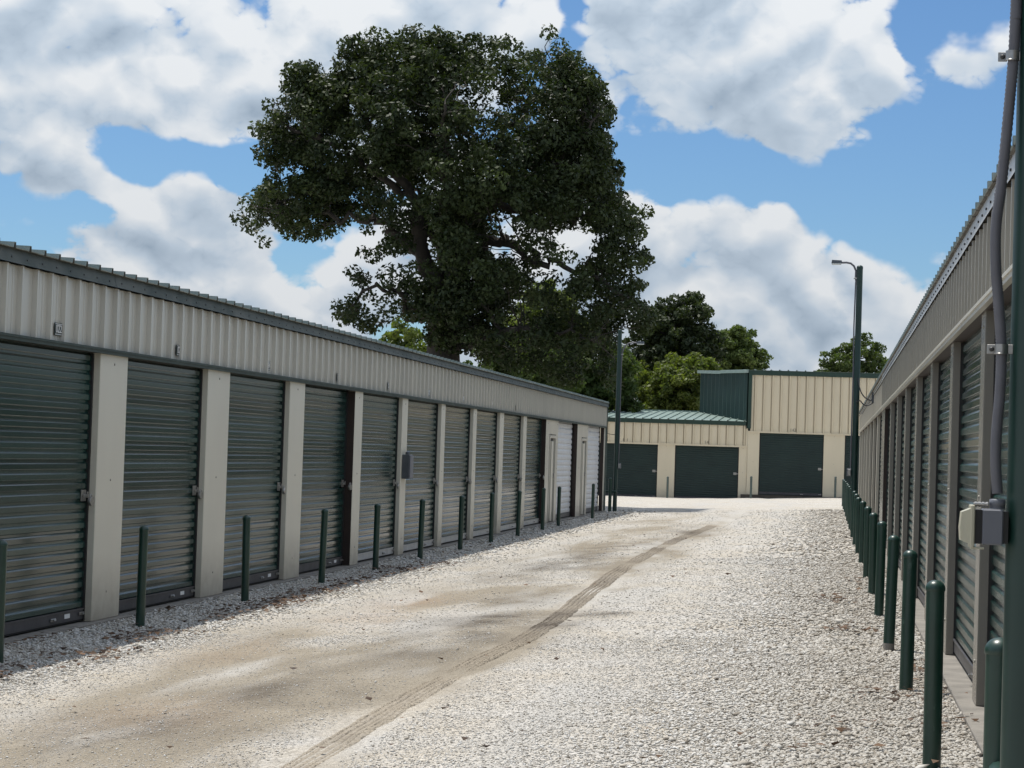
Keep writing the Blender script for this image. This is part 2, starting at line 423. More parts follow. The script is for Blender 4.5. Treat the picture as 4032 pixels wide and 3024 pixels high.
def masks(x, y):
    w = (fbm(x, y * 0.35, 31, 0.9, 4) - 0.5)
    sand = sstep(-4.75, -3.6, x + w * 1.1) * (1 - sstep(-2.30, -1.85, x + w * 0.55))
    sand = sand * (0.45 + 0.9 * fbm(x * 1.0, y * 0.22, 41, 0.6, 4))
    xt = np.interp(y, [p[1] for p in TRK], [p[0] for p in TRK])
    sand = np.maximum(sand, (0.35 + 0.8 * fbm(x, y * .4, 45, .5, 3)) * np.exp(-((x - xt) / 0.27) ** 2))
    patch = np.clip((fbm(x * 1.1, y * 0.3, 43, 0.8, 5) - 0.30) * 3.2, 0.12, 1)
    sand = np.clip(sand * 1.15 * patch * sstep(70, 38, y), 0, 1)
    damp = np.zeros_like(x); rust = np.zeros_like(x)
    wn = fbm(x, y * 0.5, 51, 0.35, 4)
    for (a, b, ra, rb, k) in DAMP:
        damp = np.maximum(damp, k * np.exp(-(((x - a) / ra) ** 2 + ((y - b) / rb) ** 2)))
    damp = np.clip(damp * (wn * 3.4 - 0.75), 0, 1)
    for (a, b, ra, rb, k) in RUST:
        rust = np.maximum(rust, k * np.exp(-(((x - a) / ra) ** 2 + ((y - b) / rb) ** 2)))
    rust = np.clip(rust * (wn * 2.2 - 0.3), 0, 1)
    pale = np.clip((fbm(x * 1.2, y * 0.16, 61, 0.55, 5) - 0.49) * 5, 0, 1) * sstep(-4.6, -3.9, x) * (1 - sstep(-1.2, -0.4, x))
    return sand, damp, rust, pale

def float_attr(me, name, arr, domain='POINT'):
    a = me.attributes.new(name, 'FLOAT', domain); a.data.foreach_set('value', np.asarray(arr, np.float32))

xs = np.concatenate([[-900, -300, -100, -40, -20, -12, -8.5], np.arange(-7, 2.01, 0.09), [3, 5, 10, 30, 100, 300, 900]])
ys = np.concatenate([[-300, -60, -10, 0, 4, 7], np.arange(8, 30, 0.11), np.arange(30, 72, 0.3), [75, 80, 90, 110, 160, 300, 700, 1600]])
GX, GY = np.meshgrid(xs, ys, indexing='ij')
GZ = ground_z(GX, GY)
nx, ny = GX.shape
me = bpy.data.meshes.new('ground')
co = np.stack([GX, GY, GZ], -1).reshape(-1, 3)
idx = np.arange(nx * ny).reshape(nx, ny)
q = np.stack([idx[:-1, :-1], idx[1:, :-1], idx[1:, 1:], idx[:-1, 1:]], -1).reshape(-1, 4)
def fast_mesh(me, co, faces, k):
    nf = len(faces)
    me.vertices.add(len(co)); me.vertices.foreach_set('co', np.asarray(co, np.float32).ravel())
    me.loops.add(nf * k); me.loops.foreach_set('vertex_index', np.asarray(faces, np.int32).ravel())
    me.polygons.add(nf); me.polygons.foreach_set('loop_start', np.arange(0, nf * k, k, dtype=np.int32))
    me.update(calc_edges=True)
fast_mesh(me, co, q, 4)
me.polygons.foreach_set('use_smooth', np.ones(len(q), bool))
s_, d_, r_, p_ = masks(GX.ravel(), GY.ravel())
float_attr(me, 'sand', s_); float_attr(me, 'damp', d_); float_attr(me, 'rust', r_); float_attr(me, 'pale', p_)

def ground_mat():
    m = bpy.data.materials.new('gravel_drive'); m.use_nodes = True
    t = m.node_tree; b = t.nodes['Principled BSDF']; b.inputs['Roughness'].default_value = 0.92
    b.inputs['Specular IOR Level'].default_value = 0.2
    geo = N(t, 'ShaderNodeNewGeometry')
    def att(n): 
        a = N(t, 'ShaderNodeAttribute'); a.attribute_name = n; return a.outputs['Fac']
    def vor(scale):
        v = N(t, 'ShaderNodeTexVoronoi'); v.inputs['Scale'].default_value = scale
        v.inputs['Randomness'].default_value = 1.0
        t.links.new(geo.outputs['Position'], v.inputs['Vector']); return v
    v1 = vor(38.0); v2 = vor(85.0)
    nz = N(t, 'ShaderNodeTexNoise'); nz.inputs['Scale'].default_value = 1.1; nz.inputs['Detail'].default_value = 8; nz.inputs['Roughness'].default_value = .65
    t.links.new(geo.outputs['Position'], nz.inputs['Vector'])
    def mixc(f, a, bb, blend='MIX'):
        x = N(t, 'ShaderNodeMix', data_type='RGBA', blend_type=blend)
        if isinstance(f, float): x.inputs[0].default_value = f
        else: t.links.new(f, x.inputs[0])
        for s, v in ((6, a), (7, bb)):
            if isinstance(v, tuple): x.inputs[s].default_value = (*v, 1)
            else: t.links.new(v, x.inputs[s])
        return x.outputs[2]
    sepc = N(t, 'ShaderNodeSeparateColor'); t.links.new(v1.outputs['Color'], sepc.inputs[0])
    ra = N(t, 'ShaderNodeValToRGB'); t.links.new(sepc.outputs[0], ra.inputs[0])
    ra.color_ramp.elements[0].color = (0.34, 0.315, 0.275, 1); ra.color_ramp.elements[1].color = (0.66, 0.635, 0.59, 1)
    e = ra.color_ramp.elements.new(0.25); e.color = (0.49, 0.465, 0.42, 1)
    sepd = N(t, 'ShaderNodeSeparateColor'); t.links.new(v2.outputs['Color'], sepd.inputs[0])
    rb = N(t, 'ShaderNodeValToRGB'); t.links.new(sepd.outputs[0], rb.inputs[0])
    rb.color_ramp.elements[0].color = (0.41, 0.385, 0.34, 1); rb.color_ramp.elements[1].color = (0.63, 0.61, 0.56, 1)
    base = mixc(0.45, ra.outputs[0], rb.outputs[0])
    # warm and cool drifts
    nr = N(t, 'ShaderNodeMapRange'); nr.inputs['From Min'].default_value = .35; nr.inputs['From Max'].default_value = .65
    t.links.new(nz.outputs[0], nr.inputs['Value'])
    base = mixc(nr.outputs[0], mixc(1.0, base, (0.98, 0.93, 0.86), 'MULTIPLY'), mixc(1.0, base, (1.04, 1.04, 1.06), 'MULTIPLY'))
    sandc = mixc(nr.outputs[0], (0.25, 0.215, 0.168), (0.175, 0.149, 0.115))
    sandc = mixc(0.34, sandc, mixc(1.0, rb.outputs[0], (0.80, 0.74, 0.64), 'MULTIPLY'))
    nf = N(t, 'ShaderNodeTexNoise'); nf.inputs['Scale'].default_value = 14; nf.inputs['Detail'].default_value = 6
    t.links.new(geo.outputs['Position'], nf.inputs['Vector'])
    sf = math_node(t, 'MULTIPLY', att('sand'), math_node(t, 'ADD', nf.outputs[0], 0.75), clamp=True)
    c = mixc(sf, base, sandc)
    c = mixc(math_node(t, 'MULTIPLY', att('rust'), 0.5), c, (0.34, 0.235, 0.155))
    c = mixc(math_node(t, 'MULTIPLY', att('pale'), math_node(t, 'ADD', nf.outputs[0], 0.25), clamp=True), c, (0.50, 0.48, 0.445))
    c = mixc(math_node(t, 'MULTIPLY', att('damp'), math_node(t, 'ADD', nf.outputs[0], 0.35), clamp=True), c, (0.085, 0.07, 0.055))
    t.links.new(c, b.inputs['Base Color'])
    # pebble relief
    h = math_node(t, 'SUBTRACT', 0.0, v1.outputs['Distance'])
    h = math_node(t, 'MULTIPLY_ADD', v2.outputs['Distance'], -0.5, h)
    h = math_node(t, 'MULTIPLY', h, math_node(t, 'SUBTRACT', 1.0, math_node(t, 'MULTIPLY', sf, 0.35)))
    bp = N(t, 'ShaderNodeBump'); bp.inputs['Strength'].default_value = 1.0; bp.inputs['Distance'].default_value = 0.022
    t.links.new(h, bp.inputs['Height']); t.links.new(bp.outputs[0], b.inputs['Normal'])
    return m
M['ground'] = ground_mat()
me.materials.append(M['ground'])
g = obj('ground', me, kind='structure')
g['label'] = 'pale crushed limestone drive with sandy wheel ruts'

# one tyre's tread pressed into the sand
ty = np.arange(6.5, 46, 0.03)
tx = np.interp(ty, [p[1] for p in TRK], [p[0] for p in TRK])
kk = np.exp(-np.linspace(-2, 2, 61) ** 2); kk /= kk.sum()
tx = np.convolve(np.pad(tx, 30, mode='edge'), kk, mode='valid')
offs = .82 * np.array([-.150, -.125, -.105, -.090, -.080, -.070, -.050, -.040, -.030, -.012, 0., .012, .030, .040, .050, .070, .080, .090, .105, .125, .150])
rib = np.array([-1.6, .0, .75, .80, -.55, .75, .80, .78, -.55, .78, .82, .78, -.55, .78, .80, .75, -.55, .8, .75, .0, -1.6])
TX, OFF = np.meshgrid(tx, offs, indexing='ij'); TYY = np.repeat(ty[:, None], len(offs), 1)
X_ = TX + OFF * (.92 + 0.25 * (fbm(TX, TYY, 71, 0.5, 3) - .5)) + .03 * (fbm(TX * 0, TYY, 73, .8, 3) - .5)
lug = 0.5 + 0.5 * np.sign(np.sin(TYY * 2 * np.pi / 0.095 + OFF * 26))
hgt = rib[None, :] * 0.010 + lug * 0.005 * (np.abs(OFF) > 0.05) * (rib[None, :] > 0)
hgt = hgt * (0.55 + 0.9 * fbm(X_, TYY, 75, 0.22, 3)) * (0.5 + 0.7 * fbm(TX * 0, TYY, 77, 1.5, 2))
fade = sstep(0.15, 0.50, fbm(TX * 0.2, TYY, 79, 2.3, 3))[:, :]
Z_ = ground_z(X_, TYY) + 0.006 + hgt - 0.014 * (1 - fade) - .05 * np.clip(np.abs(OFF) - .055 - .10 * fbm(X_ * 3, TYY, 87, .16, 3), 0, .1) / .1
me = bpy.data.meshes.new('tire_track')
a_, b_ = X_.shape
idx = np.arange(a_ * b_).reshape(a_, b_)
fast_mesh(me, np.stack([X_, TYY, Z_], -1).reshape(-1, 3), np.stack([idx[:-1, :-1], idx[:-1, 1:], idx[1:, 1:], idx[1:, :-1]], -1).reshape(-1, 4), 4)
ts, td, tr_, tp = masks(X_.ravel(), TYY.ravel())
grv = np.repeat((rib < 0)[None, :], a_, 0).ravel().astype(float)
float_attr(me, 'sand', np.maximum(ts, .68)); float_attr(me, 'damp', np.clip(td + np.interp(TYY.ravel(), [9, 15, 17, 22, 30, 37, 46], [.0, .05, .30, .34, .28, .20, .0]) * (.3 + 1.3 * fbm(X_.ravel(), TYY.ravel() * .3, 83, .4, 4)) + 1.15 * grv * (np.abs(OFF.ravel()) < .10) * fbm(X_.ravel(), TYY.ravel(), 85, .25, 3), 0, 1)); float_attr(me, 'rust', .12 + 0 * ts); float_attr(me, 'pale', 0 * ts)
me.materials.append(M['ground'])
o = obj('tire_track', me, kind='structure'); o['label'] = 'tyre tread pressed into brown damp sand along the drive'

# loose crushed stone: every stone a small angular solid
def scatter(n, y0, y1, dens_pow):
    u = rng.random(n)
    y = y0 * (y1 / y0) ** u if dens_pow else y0 + (y1 - y0) * u
    xl = np.maximum(-0.40 * y - 0.4, -5.72); xr = np.full(n, 0.80)
    x = xl + (xr - xl) * rng.random(n)
    return x, y
def stones(name, label, parts):
    V = []; A = []
    for (x, y, r) in parts:
        n = len(x)
        base = np.array([[1, 0, 0], [0, 1, 0], [-1, 0, 0], [0, -1, 0], [0, 0, 1], [0, 0, -1]], float)
        v = base[None] * (0.62 + 0.62 * rng.random((n, 6, 1))) + (rng.random((n, 6, 3)) - .5) * 0.35
        v[:, :, 2] *= 0.42 + 0.3 * rng.random((n, 1))
        v[:, :, 0] *= 0.85 + 0.6 * rng.random((n, 1))
        a = rng.random(n) * 6.283; t = (rng.random(n) - .5) * 0.9
        ca, sa = np.cos(a)[:, None], np.sin(a)[:, None]; ct, st = np.cos(t)[:, None], np.sin(t)[:, None]
        x1, z1 = v[:, :, 0] * ct - v[:, :, 2] * st, v[:, :, 0] * st + v[:, :, 2] * ct
        X = x1 * ca - v[:, :, 1] * sa; Y = x1 * sa + v[:, :, 1] * ca
        P = np.stack([X, Y, z1], -1) * r[:, None, None]
        z = ground_z(x, y) + r * 0.22
        P += np.stack([x, y, z], -1)[:, None, :]
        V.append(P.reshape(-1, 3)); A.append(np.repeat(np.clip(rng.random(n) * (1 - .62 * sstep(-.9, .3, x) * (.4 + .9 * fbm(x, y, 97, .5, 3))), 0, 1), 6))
    V = np.concatenate(V); A = np.concatenate(A); n = len(V) // 6
    tri = np.array([[0,1,4],[1,2,4],[2,3,4],[3,0,4],[1,0,5],[2,1,5],[3,2,5],[0,3,5]])
    F = (tri[None] + 6 * np.arange(n)[:, None, None]).reshape(-1, 3)
    me = bpy.data.meshes.new(name); fast_mesh(me, V, F, 3); float_attr(me, 'tone', A)
    m = bpy.data.materials.new('limestone_chip'); m.use_nodes = True; t = m.node_tree; b = t.nodes['Principled BSDF']
    b.inputs['Roughness'].default_value = 0.88; b.inputs['Specular IOR Level'].default_value = 0.25
    at = N(t, 'ShaderNodeAttribute'); at.attribute_name = 'tone'
    ra = N(t, 'ShaderNodeValToRGB'); t.links.new(at.outputs['Fac'], ra.inputs[0])
    els = [(0.0, (0.17, 0.145, 0.115)), (0.06, (0.34, 0.305, 0.255)), (0.25, (0.48, 0.45, 0.40)), (0.65, (0.58, 0.56, 0.52)), (1.0, (0.70, 0.69, 0.665))]
    ra.color_ramp.elements[0].color = (*els[0][1], 1); ra.color_ramp.elements[1].color = (*els[-1][1], 1)
    for p, c in els[1:-1]:
        e = ra.color_ramp.elements.new(p); e.color = (*c, 1)
    geo = N(t, 'ShaderNodeNewGeometry'); nz = N(t, 'ShaderNodeTexNoise'); nz.inputs['Scale'].default_value = 70
    t.links.new(geo.outputs['Position'], nz.inputs['Vector'])
    mx = N(t, 'ShaderNodeMix', data_type='RGBA', blend_type='MULTIPLY'); mx.inputs[0].default_value = 0.18
    t.links.new(ra.outputs[0], mx.inputs[6]); t.links.new(nz.outputs[0], mx.inputs[7])
    t.links.new(mx.outputs[2], b.inputs['Base Color'])
    me.materials.append(m)
    o = obj(name, me, kind='stuff'); tag(o, label, 'gravel')
    return o
parts = []
for (n, y0, y1, r0) in ((150000, 8.6, 16.5, .0088), (80000, 15, 30, .0115), (22000, 28, 60, .019)):
    x, y = scatter(n, y0, y1, True)
    sd, dm, ru, pl = masks(x, y)
    coarse = np.maximum(sstep(-1.6, 0.0, x), 0.9 * (1 - sstep(-4.9, -4.3, x)))
    keep = rng.random(len(x)) < (0.22 + 0.78 * np.maximum(coarse, 0.55)) * (1 - 0.60 * np.clip(sd * 1.4, 0, 1))
    keep &= np.abs(x - np.interp(y, [p[1] for p in TRK], [p[0] for p in TRK])) > 0.16 + 0.05 * rng.random(len(x))
    x, y, coarse, sd = x[keep], y[keep], coarse[keep], sd[keep]
    r = r0 * (0.50 + 0.62 * coarse) * (1 - .22 * np.clip(sd * 1.3, 0, 1)) * np.exp(rng.normal(0, 0.33, len(x)))
    parts.append((x, y, np.clip(r, 0.003, 0.04)))
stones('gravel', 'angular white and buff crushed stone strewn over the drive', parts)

# fallen oak leaves in drifts
def litter():
    C = []
    for k in range(46):
        y = 12 + 16 * rng.random() ** 1.2
        C.append((-5.0 + rng.normal(0, .13), y, .06 + .1 * rng.random(), .10 + .3 * rng.random(), int(10 + 45 * rng.random())))
    C += [(.18, 17.2, .10, .22, 60), (.08, 20.5, .10, .35, 70), (.55, 12.6, .10, .25, 28), (.62, 11.2, .08, .2, 25), (.3, 12.2, .14, .2, 26), (.1, 10.9, .1, .12, 14), (-.1, 10.0, .15, .1, 16), (.60, 14.0, .06, .4, 30), (.3, 24, .1, .6, 40), (-5.62, 15.2, .05, .4, 40), (-5.62, 18.4, .04, .4, 24), (-5.0, 30, .2, 3, 60), (-4.8, 52, .5, 3, 60)]
    for k in range(130):
        C.append((-5.2 + 5.9 * rng.random(), 9.5 + 30 * rng.random() ** 1.5, .01, .01, 1))
    V = []; F = []; A = []
    for (x, y, sx, sy, n) in C:
        for i in range(n):
            px, py = x + rng.normal(0, sx), y + rng.normal(0, sy)
            pz = float(ground_z(px, py)) + 0.018 + 0.02 * rng.random()
            L = .013 + .020 * rng.random(); w = L * .55; a = 6.28 * rng.random(); tl = rng.normal(0, .35, 2)
            b = len(V)
            for (u, v, c) in ((-L, 0, 0), (0, -w, .35), (L, 0, 0), (0, w, .35)):
                V.append((px + u * math.cos(a) - v * math.sin(a), py + u * math.sin(a) + v * math.cos(a), pz + abs(u * tl[0]) + v * tl[1] + c * L * .5))
            F += [(b, b+1, b+2), (b, b+2, b+3)]; A += [rng.random()] * 4
    me = bpy.data.meshes.new('leaf_litter'); me.from_pydata(V, [], F); float_attr(me, 'tone', A)
    m = bpy.data.materials.new('dead_leaf'); m.use_nodes = True; t = m.node_tree; b = t.nodes['Principled BSDF']
    b.inputs['Roughness'].default_value = .8
    at = N(t, 'ShaderNodeAttribute'); at.attribute_name = 'tone'; ra = N(t, 'ShaderNodeValToRGB'); t.links.new(at.outputs['Fac'], ra.inputs[0])
    ra.color_ramp.elements[0].color = (.035, .02, .013, 1); ra.color_ramp.elements[1].color = (.15, .085, .045, 1)
    t.links.new(ra.outputs[0], b.inputs['Base Color']); me.materials.append(m)
    tag(obj('leaf_litter', me, kind='stuff'), 'dry brown leaves drifted on the gravel beside the bollards', 'leaves')
litter()

# ------------------------------------------------------------------ building kit (x along wall, y into building, z up)
def child(name, data, parent, loc=(0, 0, 0), rot=None, kind=None):
    o = bpy.data.objects.new(name, data); COL.objects.link(o); o.parent = parent; o.location = loc
    if rot is not None: o.rotation_euler = rot
    if kind: o['kind'] = kind
    return o

PITCH = 0.3048
def rib_profile(w, h=0.034, minor=True, pitch=PITCH, shade_groove=False):
    """cross-section of ribbed sheet: list of (x, out)"""
    p = [(0, 0)]; x = pitch * 0.5
    while x + 0.05 < w + 1e-6:
        if shade_groove: p += [(x - .060, 0), (x - .058, -.05), (x - .026, -.05)]   # recess added to shape a dark shade line beside each rib
        p += [(x - .024, 0), (x - .015, h), (x + .015, h), (x + .024, 0)]
        if minor and x + pitch * .62 < w:
            for q in (.36, .62):
                c = x + pitch * q
                p += [(c - .018, 0), (c - .008, .006), (c + .008, .006), (c + .018, 0)]
        x += pitch
    p.append((w, 0))
    return p

_cache = {}
def panel_mesh(w, h, m, ribh=0.034, minor=True):
    key = ('hp', round(w, 3), round(h, 3), m, ribh, minor)
    if key not in _cache:
        b = MB(); b.extrude([(x, -o) for x, o in rib_profile(w, ribh, minor, shade_groove=(m == 'cream'))], 2, 0, h)
        _cache[key] = b.mesh('ribbed_panel', M[m])
    return _cache[key]

def roof_mesh(w, depth, m, under='underroof', over=0.05):
    key = ('rp', round(w, 3), depth, m)
    if key not in _cache:
        b = MB(); pr = rib_profile(w, 0.036, False)
        n = len(pr)
        vs = [(x, -over, o) for x, o in pr] + [(x, depth, o) for x, o in pr]
        b.add(vs, [(i, i+1, n+i+1, n+i) for i in range(n-1)], 0)
        vs2 = [(x, -over + .004, o - .006) for x, o in pr] + [(x, depth, o - .006) for x, o in pr]
        b.add(vs2, [(n+i, n+i+1, i+1, i) for i in range(n-1)], 1)
        b.add([(x, -over, o) for x, o in pr] + [(x, -over + .004, o - .006) for x, o in pr], [(i, n+i, n+i+1, i+1) for i in range(n-1)], 0)
        i = 1
        while i + 3 < n:   # closure in each rib end
            b.add([(pr[k][0], -over + .02, pr[k][1]) for k in (i, i+1, i+2, i+3)], [(0, 3, 2, 1)], 1); i += 4
        _cache[key] = b.mesh('roof_panel', [M[m], M[under]])
    return _cache[key]

def sheets(parent, name, x0, x1, z0, h, m, y=0.0, ribh=.034, minor=True):
    x = x0
    while x < x1 - .05:
        w = min(3 * PITCH, x1 - x)
        child(name, panel_mesh(w, h, m, ribh, minor), parent, (x, y, z0))
        x += 3 * PITCH

def roofing(parent, x0, x1, z, slope, depth, m, y=0.0):
    x = x0
    while x < x1 - .05:
        w = min(3 * PITCH, x1 - x)
        child('roof_panel', roof_mesh(w, depth, m), parent, (x, y, z + (0.0015 if int((x - x0) / .9) % 2 else 0)), (math.atan(slope), 0, 0))
        x += 3 * PITCH

def slat_mesh(w, h, m):
    key = ('sl', round(w, 3), h, m)
    if key not in _cache:
        b = MB(); s = h / .078
        pr = [(.014, 0), (.001, .006*s), (0, .008*s), (0, .044*s), (.001, .0465*s), (.0125, .059*s), (.014, .061*s), (.014, h)]
        b.extrude(pr, 0, 0, w)
        _cache[key] = b.mesh('slat', M[m])
    return _cache[key]

def roll_door(parent, x0, x1, z0, z1, m='door', rec=.075, slat=.078, sticker=True, latch=True, brown=False, latch_z=1.02, bar='bar', joined=False):
    xe = x1 - (.0 if not brown else .0)
    b = MB()
    b.box((x0 + .002, rec - .012, z0 + .01), (x0 + .035, rec + .03, z1), 0)
    b.box((xe - .035, rec - .012, z0 + .01), (xe - .002, rec + .03, z1), 0)
    b.box((x0 + .002, rec + .016, z0 + .01), (xe - .002, rec + .022, z1), 0)
    d = child('door', b.mesh('door_guides', M['track']), parent)
    w = xe - x0 - .07
    bb = MB(); bb.box((0, -.008, .012), (w, .016, .10), 0, .003); bb.box((0, -.002, 0), (w, .012, .012), 1); bb.box((0, -.016, .088), (w, .006, .1), 0)
    child('bottom_bar', bb.mesh('bottom_bar', [M[bar], M['rubber']]), d, (x0 + .035, rec, z0 + .012))
    z = z0 + .112
    if joined:   # slats that cannot be told apart: one corrugated sheet
        src = slat_mesh(w, slat, m); vv = [tuple(v.co) for v in src.vertices]; ff = [tuple(p.vertices) for p in src.polygons]; cb = MB()
        while z + .02 < z1: cb.add([(a, b_, c + z) for a, b_, c in vv], ff); z += slat
        child('curtain', cb.mesh('curtain', M[m]), d, (x0 + .035, rec, 0), kind='stuff')
    while z + .02 < z1:
        h = slat
        child('slat', slat_mesh(w, h, m), d, (x0 + .035, rec, z)); z += h
    if latch:
        l = MB()
        l.box((-.11, -.010, -.045), (.0, -.001, .045), 0, .003)
        l.box((-.085, -.022, -.018), (.055, -.010, .010), 0, .003)
        l.box((-.02, -.030, -.012), (.0, -.02, .030), 0, .002)
        child('latch', l.mesh('latch', M['zinc']), d, (xe - .07, rec, z0 + latch_z))
        l2 = MB(); l2.box((-.05, -.022, -.012), (.06, -.010, .012), 0, .003); l2.tube([(-.02, -.03, .0), (.02, -.03, .0)], .008, 8)
        child('slide_bolt', l2.mesh('slide_bolt', M['zinc']), d, (xe - .10, rec, z0 + .07))
        child('slide_bolt', l2.mesh('slide_bolt', M['zinc']), d, (xe - .62 * 1.2, rec, z0 + .06))
    if sticker:
        s = MB(); s.box((0, -.0115, 0), (.12, -.009, .034), 0)
        child('sticker', s.mesh('sticker', M['white']), d, (xe - .47, rec, z0 + .052))
    return d

def pillar(parent, x0, x1, z0, z1, m='pillar', depth=.095, name='pillar', brown_side=None):
    b = MB(); b.box((x0, 0, z0), (x1, depth, z1), 0, .004)
    xm = (x0 + x1) / 2
    for z in (z0 + .22, z0 + (z1 - z0) * .52, z1 - .10):
        b.lathe([(.010, 0), (.010, .003), (.006, .006)], 8, 1)
        k = 24
        for i in range(len(b.v) - 32, len(b.v)):
            (a, c, d) = b.v[i]; b.v[i] = (xm + a, -d, z + c)
    return child(name, b.mesh(name, [M[m], M['rivet']]), parent)

ORD = ['first', 'second', 'third', 'fourth', 'fifth', 'sixth', 'seventh', 'eighth', 'ninth', 'tenth', 'eleventh', 'twelfth', 'thirteenth', 'fourteenth', 'fifteenth', 'sixteenth', 'seventeenth', 'eighteenth', 'nineteenth', 'twentieth']

def flashing(parent, x0, x1, z, h, m, seg=3.05, lean=.03, screws=True, y=-.038):
    x = x0; k = 0
    while x < x1 - .05:
        w = min(seg, x1 - x) - .004
        b = MB()
        b.extrude([(y - lean, 0), (y - lean + .003, .006), (y, h), (0.02, h + .002)], 0, 0, w)
        if lean > .01: b.extrude([(y + .02, .012), (y - lean, 0)], 0, 0, w)
        if screws:
            q = PITCH * .5
            while q < w:
                b.box((q - .006, y - lean * .6 - .006, h * .38 - .006), (q + .006, y - lean * .6 + .006, h * .38 + .006), 1)
                q += PITCH
        child('eave_flashing', b.mesh('eave_flashing', [M[m], M['screw']]), parent, (x, 0, z + (k % 2) * .0015))
        x += seg; k += 1

def header_trim(parent, x0, x1, z, m, t=.028, under=None):
    b = MB(); b.box((0, -.042, -t), (x1 - x0, -.012, 0), 0); b.box((0, -.050, -.004), (x1 - x0, -.042, .014), 0); b.box((0, -.0118, -t + .004), (x1 - x0, .09, 0), 1)
    child('header_trim', b.mesh('header_trim', [M[m], M[under or m]]), parent, (x0, 0, z))

# ------------------------------------------------------------------ long row on the left
Y0L = 8.0
LB = empty('storage_building', (-5.77, Y0L, 0), 'long tan storage row with green roll-up doors along the left side of the drive', 'building', rot=(0, 0, R(90)))
LEN_L = 57.07 - Y0L
HZ = 2.18; HT = 2.69
b = MB(); b.box((.01, .16, .0), (LEN_L - .01, 10, 2.76)); child('wall', b.mesh('wall', M['tan']), LB)
b = MB(); b.box((-.02, -.055, -.15), (LEN_L + .02, .2, .022), 0, .006)
child('slab', b.mesh('slab', M['concrete']), LB)
OPL = [(8.55, 10.95), (11.60, 14.00), (14.66, 17.02), (17.71, 20.11), (20.87, 23.29), (23.97, 26.60),
       (27.05, 29.63), (30.02, 32.68), (33.02, 35.68), (36.03, 38.62), (39.08, 41.64), (42.08, 45.02)]
OPS = [(45.59, 46.67), (47.05, 50.70), (51.56, 52.66), (52.94, 56.74)]
prev = 0.0
allop = OPL + OPS
for i, (a, c) in enumerate(allop):
    a -= Y0L; c -= Y0L
    pillar(LB, prev, a, .024, HZ - .001, 'pillar' if i < 6 else 'tan' if i >= 12 else 'pillar')
    prev = c
pillar(LB, prev, LEN_L, .024, HZ - .001, 'tan')
def dark_jamb(parent, x, z1, depth=.2, m='brown', t=.004, y0=.004):
    b = MB(); b.box((x - t, y0, .03), (x - .0005, depth, z1)); child('jamb', b.mesh('jamb', M[m]), parent)
for i, (a, c) in enumerate(OPL):
    brown = i in (5, 11)
    roll_door(LB, a - Y0L, c - Y0L - (.012 if brown else 0), .024, HZ - .03, 'door', brown=brown, rec=.10 if brown else .065, latch_z=1.0 if i < 6 else .98, bar='bar' if i < 6 else 'galv_bright', sticker=i < 6, joined=i < 2)
    if brown: dark_jamb(LB, c - Y0L, HZ - .03, .094)
for (a, c) in (OPS[1], OPS[3]):
    roll_door(LB, a - Y0L, c - Y0L - .012, .024, HZ - .005, 'door_white', rec=.12, slat=.12, sticker=False, latch=False)
    dark_jamb(LB, c - Y0L, HZ - .005, .094)
for (a, c) in (OPS[0], OPS[2]):
    a -= Y0L; c -= Y0L
    b = MB(); b.box((a, .0, 1.86), (c, .094, HZ - .002)); child('lintel', b.mesh('lintel', M['tan']), LB)
    b = MB()
    for (p, q_) in ((a + .05, a + .11), (c - .11, c - .05)): b.box((p, -.012, .03), (q_, .06, 1.84), 0, .003)
    b.box((a + .11, -.012, 1.78), (c - .11, .06, 1.84), 0, .003)
    d = child('side_door', b.mesh('door_frame', M['tan']), LB)
    b = MB(); b.box((a + .115, .05, .03), (c - .115, .09, 1.775)); child('gap', b.mesh('gap', M['track']), d)
    b = MB(); b.box((a + .42, .0, .05), (c - .36, .048, 1.72), 0, .003); child('leaf', b.mesh('leaf', M['pillar']), d)
    b = MB(); b.box((c - .34, -.03, .95), (c - .27, .019, 1.05), 0, .004); child('handle', b.mesh('handle', M['zinc']), d)
sheets(LB, 'header_panel', 0, LEN_L, HZ, HT - HZ, 'tan_hdr')
header_trim(LB, 0, LEN_L, HZ, 'trim_green', under='brown')
flashing(LB, 0, LEN_L, HT, .105, 'galv')
roofing(LB, 0, LEN_L, HT + .108, .035, 10.2, 'roof_old', y=-.03)
b = MB(); b.box((LEN_L - .001, -.045, .03), (LEN_L + .028, .10, HT + .1)); child('corner_trim', b.mesh('corner_trim', M['old_grey']), LB)
b = MB(); b.box((LEN_L + .0, -.06, HT + .02), (LEN_L + .05, 10.1, HT + .15)); child('rake_trim', b.mesh('rake_trim', M['old_grey']), LB)

# ------------------------------------------------------------------ long row on the right
YE = 63.0
RB = empty('storage_building', (0.78, YE, 0.22), 'tan storage row close along the right side with narrow columns and corrugated eave', 'building', rot=(0, 0, R(-90)))
LEN_R = YE - 1.0
RZ = 2.10; RT = 2.515
b = MB(); b.box((.01, .14, 0), (LEN_R, 10, 2.60)); child('wall', b.mesh('wall', M['tan']), RB)
b = MB(); b.box((0, -.085, -.3), (LEN_R, .2, .012), 0, .006); child('slab', b.mesh('slab', M['concrete']), RB)
near = [30.6, 27.5, 24.5, 21.4, 18.3, 15.25, 12.15, 9.1, 6.05, 3.0]
far = [62.6, 58.4, 54.2, 50.5, 46.8, 43.0, 39.4]
segs = []
for i in range(len(far)):
    nxt = far[i+1] if i + 1 < len(far) else 35.6
    segs.append((YE - far[i] + .36, YE - nxt, 'far'))
segs.append((YE - 33.75, YE - 30.6, 'brown'))
for i in range(len(near) - 1):
    segs.append((YE - near[i] + .31, YE - near[i+1], 'near'))
